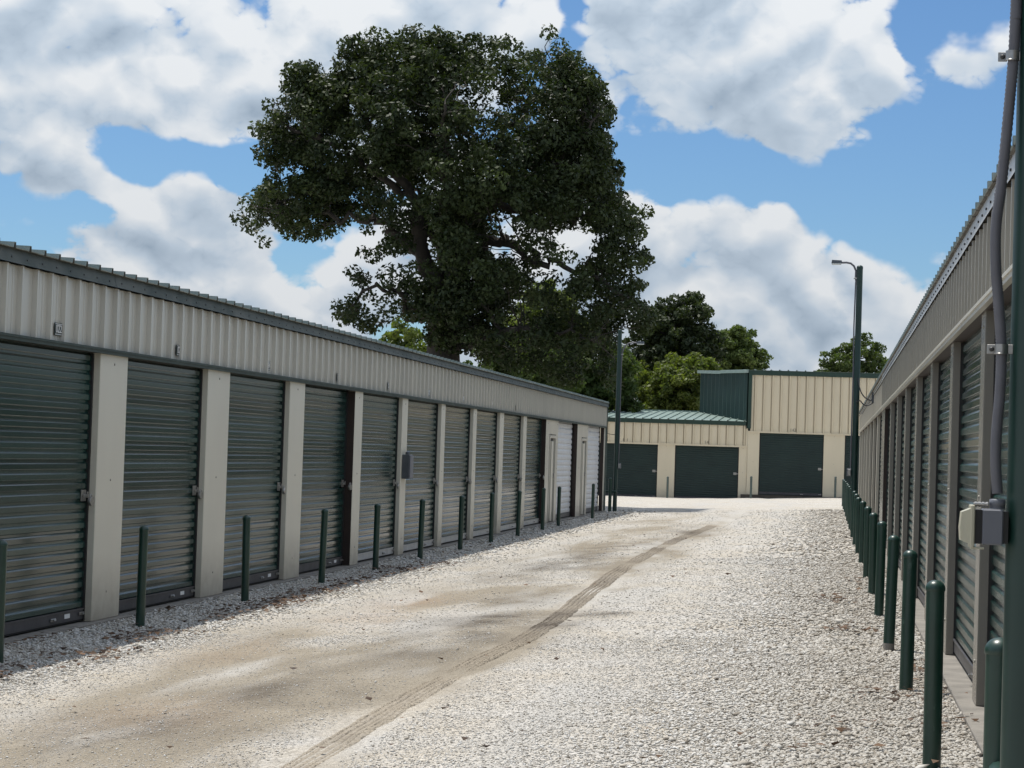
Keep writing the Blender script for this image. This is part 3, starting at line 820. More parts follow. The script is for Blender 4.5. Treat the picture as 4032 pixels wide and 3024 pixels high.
# a segment runs from the near end of one pillar to the far end of the next one
prev = 0.0
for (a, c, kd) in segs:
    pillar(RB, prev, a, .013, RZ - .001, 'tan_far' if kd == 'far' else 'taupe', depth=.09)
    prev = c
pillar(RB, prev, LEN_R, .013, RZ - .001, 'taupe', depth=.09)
for (a, c, kd) in segs:
    roll_door(RB, a, c, .013, RZ - .03, 'door', rec=.06, sticker=False, latch=(kd == 'near'), joined=(kd == 'far'))
    if kd == 'brown':
        b = MB(); b.box((a + .0005, .003, .02), (a + .004, .088, RZ - .03)); child('jamb', b.mesh('jamb', M['brown']), RB)
XS = YE - 34.7
sheets(RB, 'header_panel', 0, XS, RZ, RT - RZ, 'tan_far', y=.012)
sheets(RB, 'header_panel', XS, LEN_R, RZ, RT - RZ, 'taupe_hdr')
header_trim(RB, 0, LEN_R, RZ, 'tan', under='brown')
flashing(RB, 0, XS, RT, .10, 'tan_far', lean=.006, y=-.026)
flashing(RB, XS, LEN_R, RT, .10, 'galv_bright', lean=.006, y=-.036)
roofing(RB, 0, LEN_R, RT + .103, .035, 10, 'roof_old', y=-.01)

# ------------------------------------------------------------------ low green-roofed row across the end
BL = empty('storage_building', (-13.0, 80.0, -0.08), 'low cream storage row with green metal roof across the far end', 'building')
LL = 13.0 - 2.975
lz, lt = 2.02, 2.745
b = MB(); b.box((.01, .10, 0), (LL - .01, 7.9, 2.78)); child('wall', b.mesh('wall', M['cream']), BL)
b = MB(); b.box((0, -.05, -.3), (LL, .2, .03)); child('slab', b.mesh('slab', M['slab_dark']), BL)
ops = [(1.58, 3.90), (4.53, 6.82), (7.44, 9.73)]
prev = 0
for (a, c) in ops:
    pillar(BL, prev, a, .033, lz - .001, 'cream'); prev = c
pillar(BL, prev, LL, .033, lz - .001, 'cream')
for (a, c) in ops: roll_door(BL, a, c, .035, lz - .05, 'door_back', rec=.06, sticker=False, latch_z=.98)
sheets(BL, 'header_panel', 0, LL - .05, lz, lt - lz, 'cream', ribh=.05, minor=False)
b = MB(); b.box((LL - .05, -.045, lz - .04), (LL, .01, lt)); child('corner_trim', b.mesh('corner_trim', M['cream']), BL)
header_trim(BL, 0, LL, lz, 'cream', .05)
b = MB(); b.extrude([(-.055, 0), (-.055, .15), (.02, .152)], 0, 0, LL); b.extrude([(.02, -.004), (-.055, 0)], 0, 0, LL); child('fascia', b.mesh('fascia', M['fascia']), BL, (0, 0, lt))
roofing(BL, 0, LL, lt + .155, .055, 8, 'roof', y=-.03)
b = MB(); b.box((0, 7.9, lt + .155 + 8 * .055), (LL, 8.1, lt + .155 + 8 * .055 + .05)); child('ridge_cap', b.mesh('ridge_cap', M['roof']), BL)
b = MB(); b.lathe([(.03, 3.0), (.03, 3.56), (.09, 3.60), (.125, 3.68), (.11, 3.76), (.05, 3.80)], 14)
child('roof_vent', b.mesh('roof_vent', M['white']), BL, (13 - 7.7, 7.3, 0))

# ------------------------------------------------------------------ taller block beside it
BT = empty('storage_building', (-2.97, 79.96, 0.18), 'tall cream storage block with dark green side wall at the far end', 'building')
LT = 9.0; tz, tt = 2.29, 4.31
b = MB(); b.add([(.01, .1, 0), (LT, .1, 0), (LT, 8, 0), (-2.16, 8, 0), (-1.08, 4.04, 0), (.01, .1, 4.4), (LT, .1, 4.4), (LT, 8, 4.62), (-2.16, 8, 4.62), (-1.08, 4.04, 4.5)],
                [(0, 1, 6, 5), (1, 2, 7, 6), (2, 3, 8, 7), (3, 4, 9, 8), (4, 0, 5, 9), (5, 6, 7, 8, 9)])
child('wall', b.mesh('wall', M['side_green']), BT)
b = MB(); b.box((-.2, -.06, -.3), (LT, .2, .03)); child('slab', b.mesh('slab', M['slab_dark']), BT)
ops = [(.42, 2.70), (3.44, 5.72)]
prev = 0
for (a, c) in ops:
    pillar(BT, prev, a, .033, tz - .001, 'cream'); prev = c
pillar(BT, prev, LT, .033, tz - .001, 'cream')
for (a, c) in ops: roll_door(BT, a, c, .035, tz - .04, 'door_back', rec=.06, sticker=False, latch_z=.98)
sheets(BT, 'wall_panel', .08, LT, tz, tt - tz, 'cream', ribh=.05, minor=False)
header_trim(BT, 0, LT, tz, 'cream', .045)
b = MB(); b.box((-.06, -.055, tz + .10), (.10, .0, tt + .17)); b.box((-.06, -.055, tz + .10), (-.02, .2, tt + .17)); child('corner_trim', b.mesh('corner_trim', M['fascia']), BT)
b = MB(); b.extrude([(-.06, 0), (-.06, .17), (.02, .172)], 0, .10, LT); b.extrude([(.02, -.004), (-.06, 0)], 0, .10, LT); child('fascia', b.mesh('fascia', M['fascia']), BT, (0, 0, tt))
def side_panels(p, q, z0, z1, za, zb):
    p = Vector(p); q = Vector(q); L = (q - p).length; ang = math.atan2((q - p).y, (q - p).x)
    n = max(1, int(L / .6)); w = L / n
    for k in range(n):
        b = MB(); pr = rib_profile(w, .02, False, .15)
        m = len(pr); vs = []
        for t in (0, 1):
            for (x, o) in pr:
                f = (k * w + x) / L
                vs.append((x, o, (z0 + (za - z0) * f) if t == 0 else (z1 + (zb - z1) * f)))
        b.add(vs, [(i, m + i, m + i + 1, i + 1) for i in range(m - 1)])
        child('side_panel', b.mesh('side_panel', M['side_green']), BT, (p.x + math.cos(ang) * k * w - .02, p.y + math.sin(ang) * k * w, 0), (0, 0, ang))
side_panels((-.02, .12), (-1.12, 4.06), 2.4, 4.42, 2.5, 4.5)
side_panels((-1.12, 4.06), (-2.20, 8.0), 2.4, 4.5, 2.7, 4.62)
for (p, q, za, zb) in (((-.02, -.05), (-1.16, 4.06), 4.38, 4.49), ((-1.16, 4.06), (-2.26, 8.0), 4.47, 4.62)):
    dx, dy = q[0] - p[0], q[1] - p[1]; l = math.hypot(dx, dy); nx_, ny_ = -dy / l, dx / l
    b = MB(); w = .10
    vs = [(p[0], p[1], za), (q[0], q[1], zb), (q[0] + nx_*w, q[1] + ny_*w, zb), (p[0] + nx_*w, p[1] + ny_*w, za)]
    vs += [(x, y, z + .12) for x, y, z in vs]
    b.add(vs, [(0,1,2,3),(4,7,6,5),(0,4,5,1),(1,5,6,2),(2,6,7,3),(3,7,4,0)]); child('gutter', b.mesh('gutter', M['roof']), BT)
roofing(BT, 0, LT, tt + .175, .028, 8, 'roof', y=-.03)
b = MB(); zz = tt + .178
b.add([(.0, -.05, zz), (0, 8, zz + .224), (-2.3, 8, zz + .224), (-1.2, 4.05, zz + .114)], [(0, 1, 2, 3)])
b.add([(.0, -.05, zz - .02), (0, 8, zz + .204), (-2.3, 8, zz + .204), (-1.2, 4.05, zz + .094)], [(3, 2, 1, 0)])
child('roof_sheet', b.mesh('roof_sheet', M['roof']), BT)

# ------------------------------------------------------------------ unit number plates and painted numbers
def text_mesh(s, m):
    me = TXT[s]; me.materials.clear(); me.materials.append(m); return me
plates = [(15.98, '022'), (19.1, '023'), (22.25, '024'), (25.55, '025'), (28.55, '026'), (31.5, '027'), (34.5, '028'), (37.5, '029'), (40.5, '030'), (43.6, '031')]
for i, (y, s) in enumerate(plates):
    z = HZ + (.105 if i == 0 else .10)
    e = empty('number_sign', (-5.77 + .012, y, z), 'small dark green unit number plate above the %s roll-up door from the left edge' % ORD[i], 'sign', 'unit number plates', rot=(0, 0, R(90)))
    b = MB(); b.box((-.082, -.004, -.048), (.082, .0, .048), 0, .0015)
    for zz in (-.041, .037): b.box((-.074, -.0055, zz), (.074, -.003, zz + .004), 1)
    child('plate', b.mesh('plate', [M['plate'], M['white']]), e)
    child('number', text_mesh(s, M['white']), e, (0, -.0062, 0), (R(90), 0, 0))
for (bd, x, z, s) in ((BL, 13 - 7.36, lz + .085, '141'), (BL, 13 - 4.40, lz + .085, '142'), (BT, 1.60, tz + .085, '143')):
    child('number', text_mesh(s, M['ink']), bd, (x, -.005, z), (R(90), 0, 0))

# padlocks
def padlock_meshes():
    b = MB(); b.lathe([(.034, -.013), (.036, -.010), (.036, .010), (.034, .013)], 16); b.add([b.v[i] for i in range(16)], [tuple(range(15, -1, -1))])
    body = b.mesh('body', M['zinc'])
    b = MB(); b.tube([(.022*math.cos(a), .022*math.sin(a), 0) for a in np.linspace(-.5, math.pi + .5, 10)], .0045, 8)
    return body, b.mesh('shackle', M['zinc'])
pb, ps = padlock_meshes()
for i, (a, c) in enumerate(OPL[2:]):
    e = empty('padlock', (-5.77 - .058 + .045, c - .075, 1.005 if i < 4 else .985), 'round steel padlock on the latch of the %s green door from the left edge' % ORD[i], 'padlock', 'door padlocks', rot=(R(90), 0, R(90 + random.uniform(-20, 20))))
    child('body', pb, e, (0, -.025, 0)); child('shackle', ps, e, (0, .006, 0))
# meter box fixed to a column
e = empty('junction_box', (-5.77, 29.83, 1.06), 'grey steel electrical box on the column between the fifth and sixth green doors', 'electrical box', rot=(0, 0, R(90)))
b = MB(); b.box((-.13, -.10, 0), (.13, -.001, .33), 0, .006); child('body', b.mesh('body', M['boxdark']), e)
b = MB(); b.box((-.12, -.115, .01), (.12, -.1005, .32), 0, .004); child('cover', b.mesh('cover', M['boxgrey']), e)
b = MB(); b.lathe([(.03, .331), (.03, .36), (.02, .37)], 12, c=(0, -.05)); child('conduit_hub', b.mesh('conduit_hub', M['boxdark']), e)

# ------------------------------------------------------------------ bollards
def bollard_meshes(r, h, m):
    b = MB(); b.lathe([(r, -.2), (r, h - .028)], 24); pipe = b.mesh('pipe', M[m])
    b = MB(); R_ = r + .0035
    pr = [(R_ - .001, h - .036), (R_, h - .034), (R_, h - .026)] + [(R_ * math.cos(t), h - .026 + .85 * R_ * math.sin(t)) for t in np.linspace(.12, 1.45, 8)]
    b.lathe(pr, 24); cap = b.mesh('cap', M[m])
    return pipe, cap
bm_l = bollard_meshes(.0365, .80, 'bollard'); bm_r = bollard_meshes(.0385, .79, 'bollard'); bm_b = bollard_meshes(.040, .87, 'old_grey')
def bollard(meshes, x, y, label, group, tilt=(0, 0), z=None):
    z = float(ground_z(x, y)) if z is None else z
    e = empty('bollard', (x, y, z - .005), label, 'bollard', group, rot=(R(tilt[0]), R(tilt[1]), random.uniform(0, 6)))
    child('pipe', meshes[0], e); child('cap', meshes[1], e)
    return e
LY = [13.88, 17.01, 20.20, 23.36, 26.23, 29.18, 32.44, 35.47, 38.58, 41.99, 44.51, 51.0]
for i, y in enumerate(LY):
    where = 'cut by the photo edge' if i == 0 else 'last before the light pole' if i == len(LY) - 1 else 'counting from the left edge'
    bollard(bm_l, -5.36 - .004 * i + (.035 if i == 0 else 0), y, 'green steel bollard, %s in the left row, %s' % (ORD[i], where), 'bollards along the left row', (random.uniform(-1, 1), random.uniform(-.9, .9)))
RY = [(.455, 9.58), (.455, 12.80), (.425, 15.50), (.43, 18.85), (.43, 21.9), (.425, 25.1), (.42, 28.5), (.41, 31.6), (.405, 35.0), (.40, 38.4), (.40, 42.9), (.40, 45.9), (.395, 49.0), (.395, 52.8), (.39, 57.0), (.385, 61.0), (.38, 65.0)]
for i, (x, y) in enumerate(RY):
    t = (random.uniform(-1.1, 1.1), random.uniform(-.9, .9))
    if i == 2: t = (0, 2.2)
    lab = 'green domed bollard, %s in the right row counting away from the camera' % ORD[i]
    if i == 2: lab = 'leaning green bollard with bare grey foot, third in the right row'
    e = bollard(bm_r, x, y, lab, 'bollards along the right row', t)
    if i == 2:
        b = MB(); b.lathe([(.0395, -.1), (.0395, .055), (.039, .058)], 24); child('foot', b.mesh('foot', M['concrete']), e)
    if i % 3 == 0:
        pass
for (x, z, lab) in ((-5.72, -.11, 'slim grey green post between the two low cream unit doors'), (-2.77, .0, 'slim grey green post at the joint of low and tall cream buildings'), (.175, .09, 'slim grey green post right of the tall block\'s first door')):
    bollard(bm_b, x, 79.0, lab, 'posts before the far buildings', z=z)

# ------------------------------------------------------------------ lamp poles
def pole_body(e, h, r=.057):
    b = MB(); b.lathe([(r, -.3), (r, h - .02)], 28); child('shaft', b.mesh('shaft', M['pole']), e)
    b = MB(); b.lathe([(r + .003, h - .05), (r + .003, h - .02)] + [((r + .003) * math.cos(t), h - .02 + r * .7 * math.sin(t)) for t in np.linspace(.1, 1.45, 7)], 28)
    child('cap', b.mesh('cap', M['pole']), e)
def lamp_arm(e, pts, head, side):
    b = MB(); b.tube(pts, [.020] * len(pts), 10); a = child('arm', b.mesh('arm', M['conduit']), e)
    (x, z) = head; s = side; L = .20
    b = MB()
    b.add([(x, -.055, z - .005), (x + s*L, -.075, z - .005), (x + s*L, .075, z - .005), (x, .055, z - .005), (x + s*.01, -.045, z + .045), (x + s*L*.95, -.06, z + .05), (x + s*L*.95, .06, z + .05), (x + s*.01, .045, z + .045)],
          [(0,1,2,3),(4,7,6,5),(0,4,5,1),(1,5,6,2),(2,6,7,3),(3,7,4,0)])
    h = child('lamp_head', b.mesh('lamp_head', M['boxdark']), e)
    b = MB(); b.box((x + s*.015, -.05, z - .035), (x + s*(L - .005), .05, z - .0055), 0, .008); child('lens', b.mesh('lens', M['lens']), h)
def clamp(e, z, s, r=.057):
    b = MB(); b.box((s*(r - .01), -.030, z - .012), (s*(r + .052), .03, z + .012), 0, .003); child('clamp', b.mesh('clamp', M['zinc']), e)

# far right pole
fz = float(ground_z(.437, 42))
PR = empty('light_pole', (.437, 42.0, fz), 'tall green light pole rising from the right bollard row', 'light pole')
pole_body(PR, 5.15 - fz)
arm = [(-.030, 0, 4.80), (-.048, 0, 4.95), (-.07, 0, 5.06), (-.11, 0, 5.15), (-.17, 0, 5.20), (-.25, 0, 5.215), (-.36, 0, 5.21)]
arm = [(x - .025 if k < 2 else x, y, z - fz) for k, (x, y, z) in enumerate(arm)]
lamp_arm(PR, arm, (-.33, 5.205 - fz), -1)
clamp(PR, 4.92 - fz, -1)
b = MB(); b.tube([(-.071, 0, 1.35 - fz), (-.073, .0, 2.0), (-.070, 0, 3.0), (-.082, -.02, 3.8), (-.071, 0, 4.85 - fz)], .013, 8); child('conduit', b.mesh('conduit', M['conduit']), PR)
b = MB(); b.box((-.14, -.045, 1.22 - fz), (-.058, .045, 1.36 - fz), 0, .006); b.box((-.125, -.058, 1.235 - fz), (-.07, -.0455, 1.345 - fz), 1, .005)
child('outlet_box', b.mesh('outlet_box', [M['boxgrey'], M['zinc']]), PR)
for k, pts in enumerate(([(.45, 41.94, 3.05), (.50, 41.93, 2.84), (.58, 41.93, 2.706), (.70, 41.95, 2.64), (.74, 41.97, 2.70), (.735, 42.0, 2.80)],
                         [(.44, 41.93, 2.60), (.50, 41.92, 2.635), (.57, 41.92, 2.56), (.64, 41.93, 2.545), (.70, 41.95, 2.57), (.745, 42.0, 2.60)])):
    b = MB()
    P = [Vector(p) for p in pts]; S = []
    for i in range(len(P) - 1):
        p0, p1, p2, p3 = P[max(i-1, 0)], P[i], P[i+1], P[min(i+2, len(P)-1)]
        for t in np.linspace(0, 1, 6, endpoint=False):
            S.append(.5 * ((2*p1) + (p2 - p0)*t + (2*p0 - 5*p1 + 4*p2 - p3)*t*t + (-p0 + 3*p1 - 3*p2 + p3)*t**3))
    S.append(P[-1]); b.tube(S, .011, 8)
    o = W('cable', b, M['cable'], None); tag(o, ['upper black cable loop from the right pole to the building wall', 'lower black cable loop from the right pole to the building wall'][k], 'cable', 'pole cables')
e = empty('junction_box', (.78 - .012, 41.6, 2.52), 'small grey box and riser on the right building where the pole cables enter', 'electrical box')
b = MB(); b.box((-.05, .30, .08), (.0, .45, .26), 0, .005); child('body', b.mesh('body', M['boxdark']), e)

# pole at the end of the left row
gz = float(ground_z(-5.54, 57.69))
PL = empty('light_pole', (-5.54, 57.72, gz), 'green light pole standing at the far corner of the left row', 'light pole')
pole_body(PL, 4.74 - gz, .055)
lamp_arm(PL, [(x + 5.54, 0, z - gz) for x, z in [(-5.475, 3.95), (-5.47, 4.1), (-5.45, 4.2), (-5.38, 4.34), (-5.30, 4.39), (-5.21, 4.41), (-5.08, 4.41)]], (5.54 - 5.10, 4.40 - gz), 1)
clamp(PL, 4.1 - gz, 1)
b = MB(); b.tube([(.066, 0, 1.25), (.068, 0, 2.0), (.064, 0, 3.0), (.066, 0, 3.95)], .013, 8); child('conduit', b.mesh('conduit', M['conduit']), PL)
b = MB(); b.box((.054, -.04, 1.12), (.13, .04, 1.26), 0, .006); b.box((.065, -.055, 1.135), (.12, -.0405, 1.245), 1, .005); child('outlet_box', b.mesh('outlet_box', [M['boxgrey'], M['zinc']]), PL)
bl = bollard_meshes(.045, .87, 'bollard')
e = bollard(bl, -5.66, 57.62, 'green bollard braced against the light pole at the left row\'s end', 'bollards along the left row', (0, 0))
b = MB(); b.tube([(-6.5, 57.66, .52), (-5.50, 57.66, .52)], .032, 12); o = W('brace_rail', b, M['bollard'], None); tag(o, 'green horizontal pipe rail joining the far left bollard and pole', 'rail')
b = MB(); b.tube([(-5.80, 57.15, 2.06), (-5.74, 57.4, 2.02), (-5.66, 57.6, 2.0), (-5.58, 57.68, 2.0)], .008, 6); o = W('cable', b, M['cable'], None); tag(o, 'thin cable slung between the left building corner and its pole', 'cable')

# nearest pole, right edge
nz_ = float(ground_z(.445, 5.0))
PN = empty('light_pole', (.4415, 5.0, nz_), 'near green light pole with outlet box and conduit at the right edge', 'light pole')
pole_body(PN, 5.15 - nz_)
lamp_arm(PN, [(-.055, 0, 4.60), (-.073, 0, 4.75), (-.07, 0, 4.86), (-.11, 0, 4.95), (-.17, 0, 5.0), (-.25, 0, 5.015), (-.36, 0, 5.01)], (-.33, 5.005), -1)
COND = [(0.3769, 2.5724), (0.3765, 2.5107), (0.3736, 2.3833), (0.3658, 2.254), (0.3546, 2.1002), (0.3454, 2.0084), (0.3477, 1.9165), (0.3557, 1.835), (0.3636, 1.7379), (0.363, 1.6412), (0.3581, 1.5596), (0.3578, 1.4885), (0.3635, 1.4217)]
def cat(pts, n):
    P = [Vector(p) for p in pts]; S = []
    for i in range(len(P) - 1):
        p0, p1, p2, p3 = P[max(i-1, 0)], P[i], P[i+1], P[min(i+2, len(P)-1)]
        for t in np.linspace(0, 1, n, endpoint=False):
            S.append(.5 * ((2*p1) + (p2 - p0)*t + (2*p0 - 5*p1 + 4*p2 - p3)*t*t + (-p0 + 3*p1 - 3*p2 + p3)*t**3))
    S.append(P[-1]); return S
cp = cat([(-.068, -.02, 4.62 + .0)] + [(-.068, -.02, 3.6)] + [(x - .4415, -.02, z - nz_) for x, z in COND], 26)
b = MB(); rr = [.0118 + .0007 * (1 if k % 2 else -1) for k in range(len(cp))]
b.tube(cp, rr, 14); child('conduit', b.mesh('conduit', M['conduit']), PN)
for z, x in ((2.3869, .3715), (1.7389, .3636)):
    zz = z - nz_; xx = x - .4415
    b = MB(); b.box((xx - .030, -.006, zz - .0105), (xx - .010, -.003, zz + .0105), 0, .001)
    b.tube([(xx + .0145*math.cos(t), -.02 - .0165*math.sin(t), zz - .0105) for t in np.linspace(0, math.pi, 9)], .0015, 4)
    vs = []
    for t in np.linspace(-.15, math.pi + .15, 12):
        for dz in (-.0105, .0105): vs.append((xx + .0150*math.cos(t), -.02 - .0150*math.sin(t), zz + dz))
    b.add(vs, [(2*i, 2*i+1, 2*i+3, 2*i+2) for i in range(11)], 0, True)
    b.box((xx + .013, -.019, zz - .0105), (xx + .030, -.014, zz + .0105), 0, .001)
    b.lathe([(.0055, 0), (.0055, .003), (.003, .0055)], 10, 1)
    for i in range(len(b.v) - 40, len(b.v)):
        (p, q_, s_) = b.v[i]; b.v[i] = (xx - .020 + p, -.006 - s_, zz + q_)
    child('strap', b.mesh('strap', [M['zinc'], M['screw']]), PN)
bx, bz = .2857 - .4415, 1.305 - nz_
b = MB(); b.box((bx + .045, -.045, bz + .004), (bx + .090, .03, bz + .082), 0, .003); ob = child('outlet_box', b.mesh('outlet_box', M['boxgrey']), PN)
b = MB(); b.box((bx + .028, -.043, bz + .006), (bx + .0448, .03, bz + .080), 0); b.box((bx + .0902, -.04, bz + .008), (bx + .101, .03, bz + .078), 0); child('gasket', b.mesh('gasket', M['black']), ob)
b = MB()
x0, x1 = bx, bx + .020
b.add([(x0, -.036, bz + .012), (x0 - .002, -.036, bz + .040), (x0 + .001, -.036, bz + .074), (x1, -.044, bz + .082), (x1, -.044, bz + .004)] + [(x0, .03, bz + .012), (x0 - .002, .03, bz + .040), (x0 + .001, .03, bz + .074), (x1, .034, bz + .082), (x1, .034, bz + .004)],
      [(0, 4, 3, 2, 1), (5, 6, 7, 8, 9), (0, 1, 6, 5), (1, 2, 7, 6), (2, 3, 8, 7), (3, 4, 9, 8), (4, 0, 5, 9)])
b.box((x1, -.048, bz - .004), (x1 + .009, .038, bz + .090), 0, .002)
b.box((x1, -.046, bz - .006), (x1 + .030, -.030, bz - .001), 0, .001)
child('cover', b.mesh('cover', M['boxbeige']), ob)
b = MB(); b.tube([(x1 + .006, -.03, bz + .092), (x1 + .036, -.03, bz + .092)], .004, 8)
for k in range(4): b.tube([(x1 + .008 + .008*k, -.03, bz + .092), (x1 + .013 + .008*k, -.03, bz + .092)], .0056, 8)
child('hinge', b.mesh('hinge', M['zinc']), ob)
b = MB(); b.lathe([(.0165, bz + .083), (.0165, bz + .090), (.0175, bz + .0905), (.0175, bz + .103), (.0135, bz + .1045)], 16, c=(.3635 - .4415, -.02)); child('fitting', b.mesh('fitting', M['boxgrey']), ob)
bn = bollard_meshes(.0400, .80, 'bollard')
bollard(bn, .485, 6.40, 'near green bollard with shiny dome, half hidden behind the near pole', 'bollards along the right row')
b = MB(); b.tube([(.487, 6.36, .63), (.450, 5.02, .63)], .031, 14); o = W('brace_rail', b, M['bollard'], None); tag(o, 'short green pipe joining the near pole to the bollard behind it', 'rail')

# ------------------------------------------------------------------ trees
def leaf_mat(name, dark, light, trans=.28):
    m = bpy.data.materials.new(name); m.use_nodes = True; t = m.node_tree; t.nodes.clear()
    out = N(t, 'ShaderNodeOutputMaterial'); b = N(t, 'ShaderNodeBsdfPrincipled'); tr = N(t, 'ShaderNodeBsdfTranslucent'); mx = N(t, 'ShaderNodeMixShader')
    b.inputs['Roughness'].default_value = .55; b.inputs['Specular IOR Level'].default_value = .3
    at = N(t, 'ShaderNodeAttribute'); at.attribute_name = 'tone'
    ra = N(t, 'ShaderNodeValToRGB'); t.links.new(at.outputs['Fac'], ra.inputs[0])
    ra.color_ramp.elements[0].color = (*dark, 1); ra.color_ramp.elements[1].color = (*light, 1)
    t.links.new(ra.outputs[0], b.inputs['Base Color'])
    tc_ = N(t, 'ShaderNodeMix', data_type='RGBA', blend_type='MULTIPLY'); tc_.inputs[0].default_value = 1
    t.links.new(ra.outputs[0], tc_.inputs[6]); tc_.inputs[7].default_value = (1.35, 1.5, .55, 1)
    t.links.new(tc_.outputs[2], tr.inputs[0]); mx.inputs[0].default_value = trans
    t.links.new(b.outputs[0], mx.inputs[1]); t.links.new(tr.outputs[0], mx.inputs[2]); t.links.new(mx.outputs[0], out.inputs[0])
    return m
M['oakleaf'] = leaf_mat('oak_leaf', (.012, .022, .008), (.056, .074, .025), .24)
M['limeleaf'] = leaf_mat('light_green_leaf', (.07, .10, .022), (.15, .175, .05), .42)
M['midleaf'] = leaf_mat('mid_green_leaf', (.04, .068, .018), (.10, .13, .04), .35)
M['pineleaf'] = leaf_mat('pine_needles', (.05, .08, .022), (.12, .155, .045), .35)

def leaves(name, parent, C, rad, per, size, m, up=.25):
    C = np.asarray(C, float); rad = np.asarray(rad, float); n = len(C)
    per = np.maximum(4, (per * (rad / rad.mean()) ** 2).astype(int)) if np.ndim(per) == 0 else per
    ci = np.repeat(np.arange(n), per); k = len(ci)
    d = rng.normal(size=(k, 3)); d /= np.linalg.norm(d, axis=1)[:, None]
    rr = rad[ci] * (0.35 + 0.65 * rng.random(k) ** .5)
    P = C[ci] + d * rr[:, None] * np.array([1.08, 1.0, .82])
    nrm = d * .55 + rng.normal(size=(k, 3)) * .6 + np.array([0, 0, up]); nrm /= np.linalg.norm(nrm, axis=1)[:, None]
    t = np.cross(nrm, rng.normal(size=(k, 3))); t /= np.linalg.norm(t, axis=1)[:, None]
    w = np.cross(nrm, t)
    L = size * (.6 + .8 * rng.random(k)); Wd = L * (.42 + .25 * rng.random(k))
    bend = L * .22 * (rng.random(k) - .3)
    V = np.stack([P - t * L[:, None], P - w * Wd[:, None] + nrm * bend[:, None], P + t * L[:, None], P + w * Wd[:, None] + nrm * bend[:, None]], 1).reshape(-1, 3)
    F = (np.array([[0, 1, 2], [0, 2, 3]])[None] + 4 * np.arange(k)[:, None, None]).reshape(-1, 3)
    me = bpy.data.meshes.new(name); fast_mesh(me, V, F, 3)
    tone = np.clip(.62 * rng.random(n)[ci] + .38 * rng.random(k), 0, 1)
    float_attr(me, 'tone', np.repeat(tone, 4)); me.materials.append(M[m])
    o = bpy.data.objects.new(name, me); COL.objects.link(o); o.parent = parent; o.location = -WL[parent.name]
    return o

def limb(b, pts, r0, r1, wob=.12, n=8, sides=8):
    S = cat(pts, n); k = len(S)
    for i in range(1, k - 1): S[i] = S[i] + Vector(rng.normal(0, wob * .25, 3))
    b.tube(S, [r0 + (r1 - r0) * (i / (k - 1)) ** .8 for i in range(k)], sides)
    return S
OAK_OUT= [(-14.17, 12.37), (-13.99, 13.04), (-13.49, 13.17), (-12.96, 13.27), (-12.62, 13.21), (-12.27, 13.51), (-11.83, 13.44), (-11.56, 13.34), (-10.93, 13.28), (-10.56, 13.25), (-9.97, 13.29), (-9.37, 13.22), (-8.91, 13.16), (-8.58, 13.06), (-8.42, 13.29), (-8.13, 13.39), (-7.77, 13.33), (-7.53, 12.87), (-7.12, 12.55), (-6.79, 12.16), (-6.58, 11.71), (-6.31, 11.32), (-6.14, 11.06), (-6.29, 10.8), (-6.68, 10.67), (-6.38, 10.54), (-6.33, 10.02), (-6.06, 9.51), (-5.88, 8.99), (-5.71, 8.64), (-5.32, 8.65), (-5.27, 8.23), (-5.42, 7.77), (-5.48, 7.45), (-4.95, 7.04), (-4.94, 6.85), (-5.26, 6.74), (-5.18, 6.29), (-5.43, 6.03), (-5.03, 5.59), (-4.95, 5.01), (-5.33, 4.74), (-5.85, 4.86), (-5.97, 4.6), (-6.01, 3.82), (-6.0, 3.31), (-7.22, 3.28), (-8.54, 3.63), (-9.86, 3.85), (-10.52, 4.1), (-11.19, 4.21), (-11.46, 4.4), (-11.47, 4.85), (-11.88, 5.11), (-12.55, 5.16), (-12.93, 4.69), (-13.47, 4.81), (-14.21, 5.05), (-14.29, 5.25), (-13.91, 5.88), (-13.37, 5.73), (-13.31, 6.06), (-13.82, 6.31), (-13.66, 6.54), (-13.0, 6.65), (-13.14, 6.78), (-13.81, 6.97), (-13.92, 7.16), (-13.56, 7.5), (-13.44, 7.7), (-13.71, 7.96), (-14.18, 7.88), (-14.3, 7.35), (-14.76, 7.21), (-14.94, 7.47), (-15.37, 7.33), (-15.71, 7.26), (-16.1, 6.92), (-16.31, 6.99), (-16.45, 7.25), (-16.79, 7.31), (-16.98, 7.9), (-16.97, 8.43), (-16.64, 8.77), (-16.18, 8.97), (-15.64, 9.17), (-15.17, 9.15), (-15.38, 9.32), (-15.88, 9.38), (-16.39, 9.3), (-16.44, 9.63), (-16.15, 10.17), (-16.7, 10.26), (-16.74, 10.63), (-16.44, 10.7), (-16.1, 10.7), (-16.19, 11.23), (-15.78, 11.3), (-15.54, 11.9), (-15.72, 12.3), (-15.42, 12.43), (-14.81, 12.3), (-14.4, 12.24), (-14.19, 11.98)]
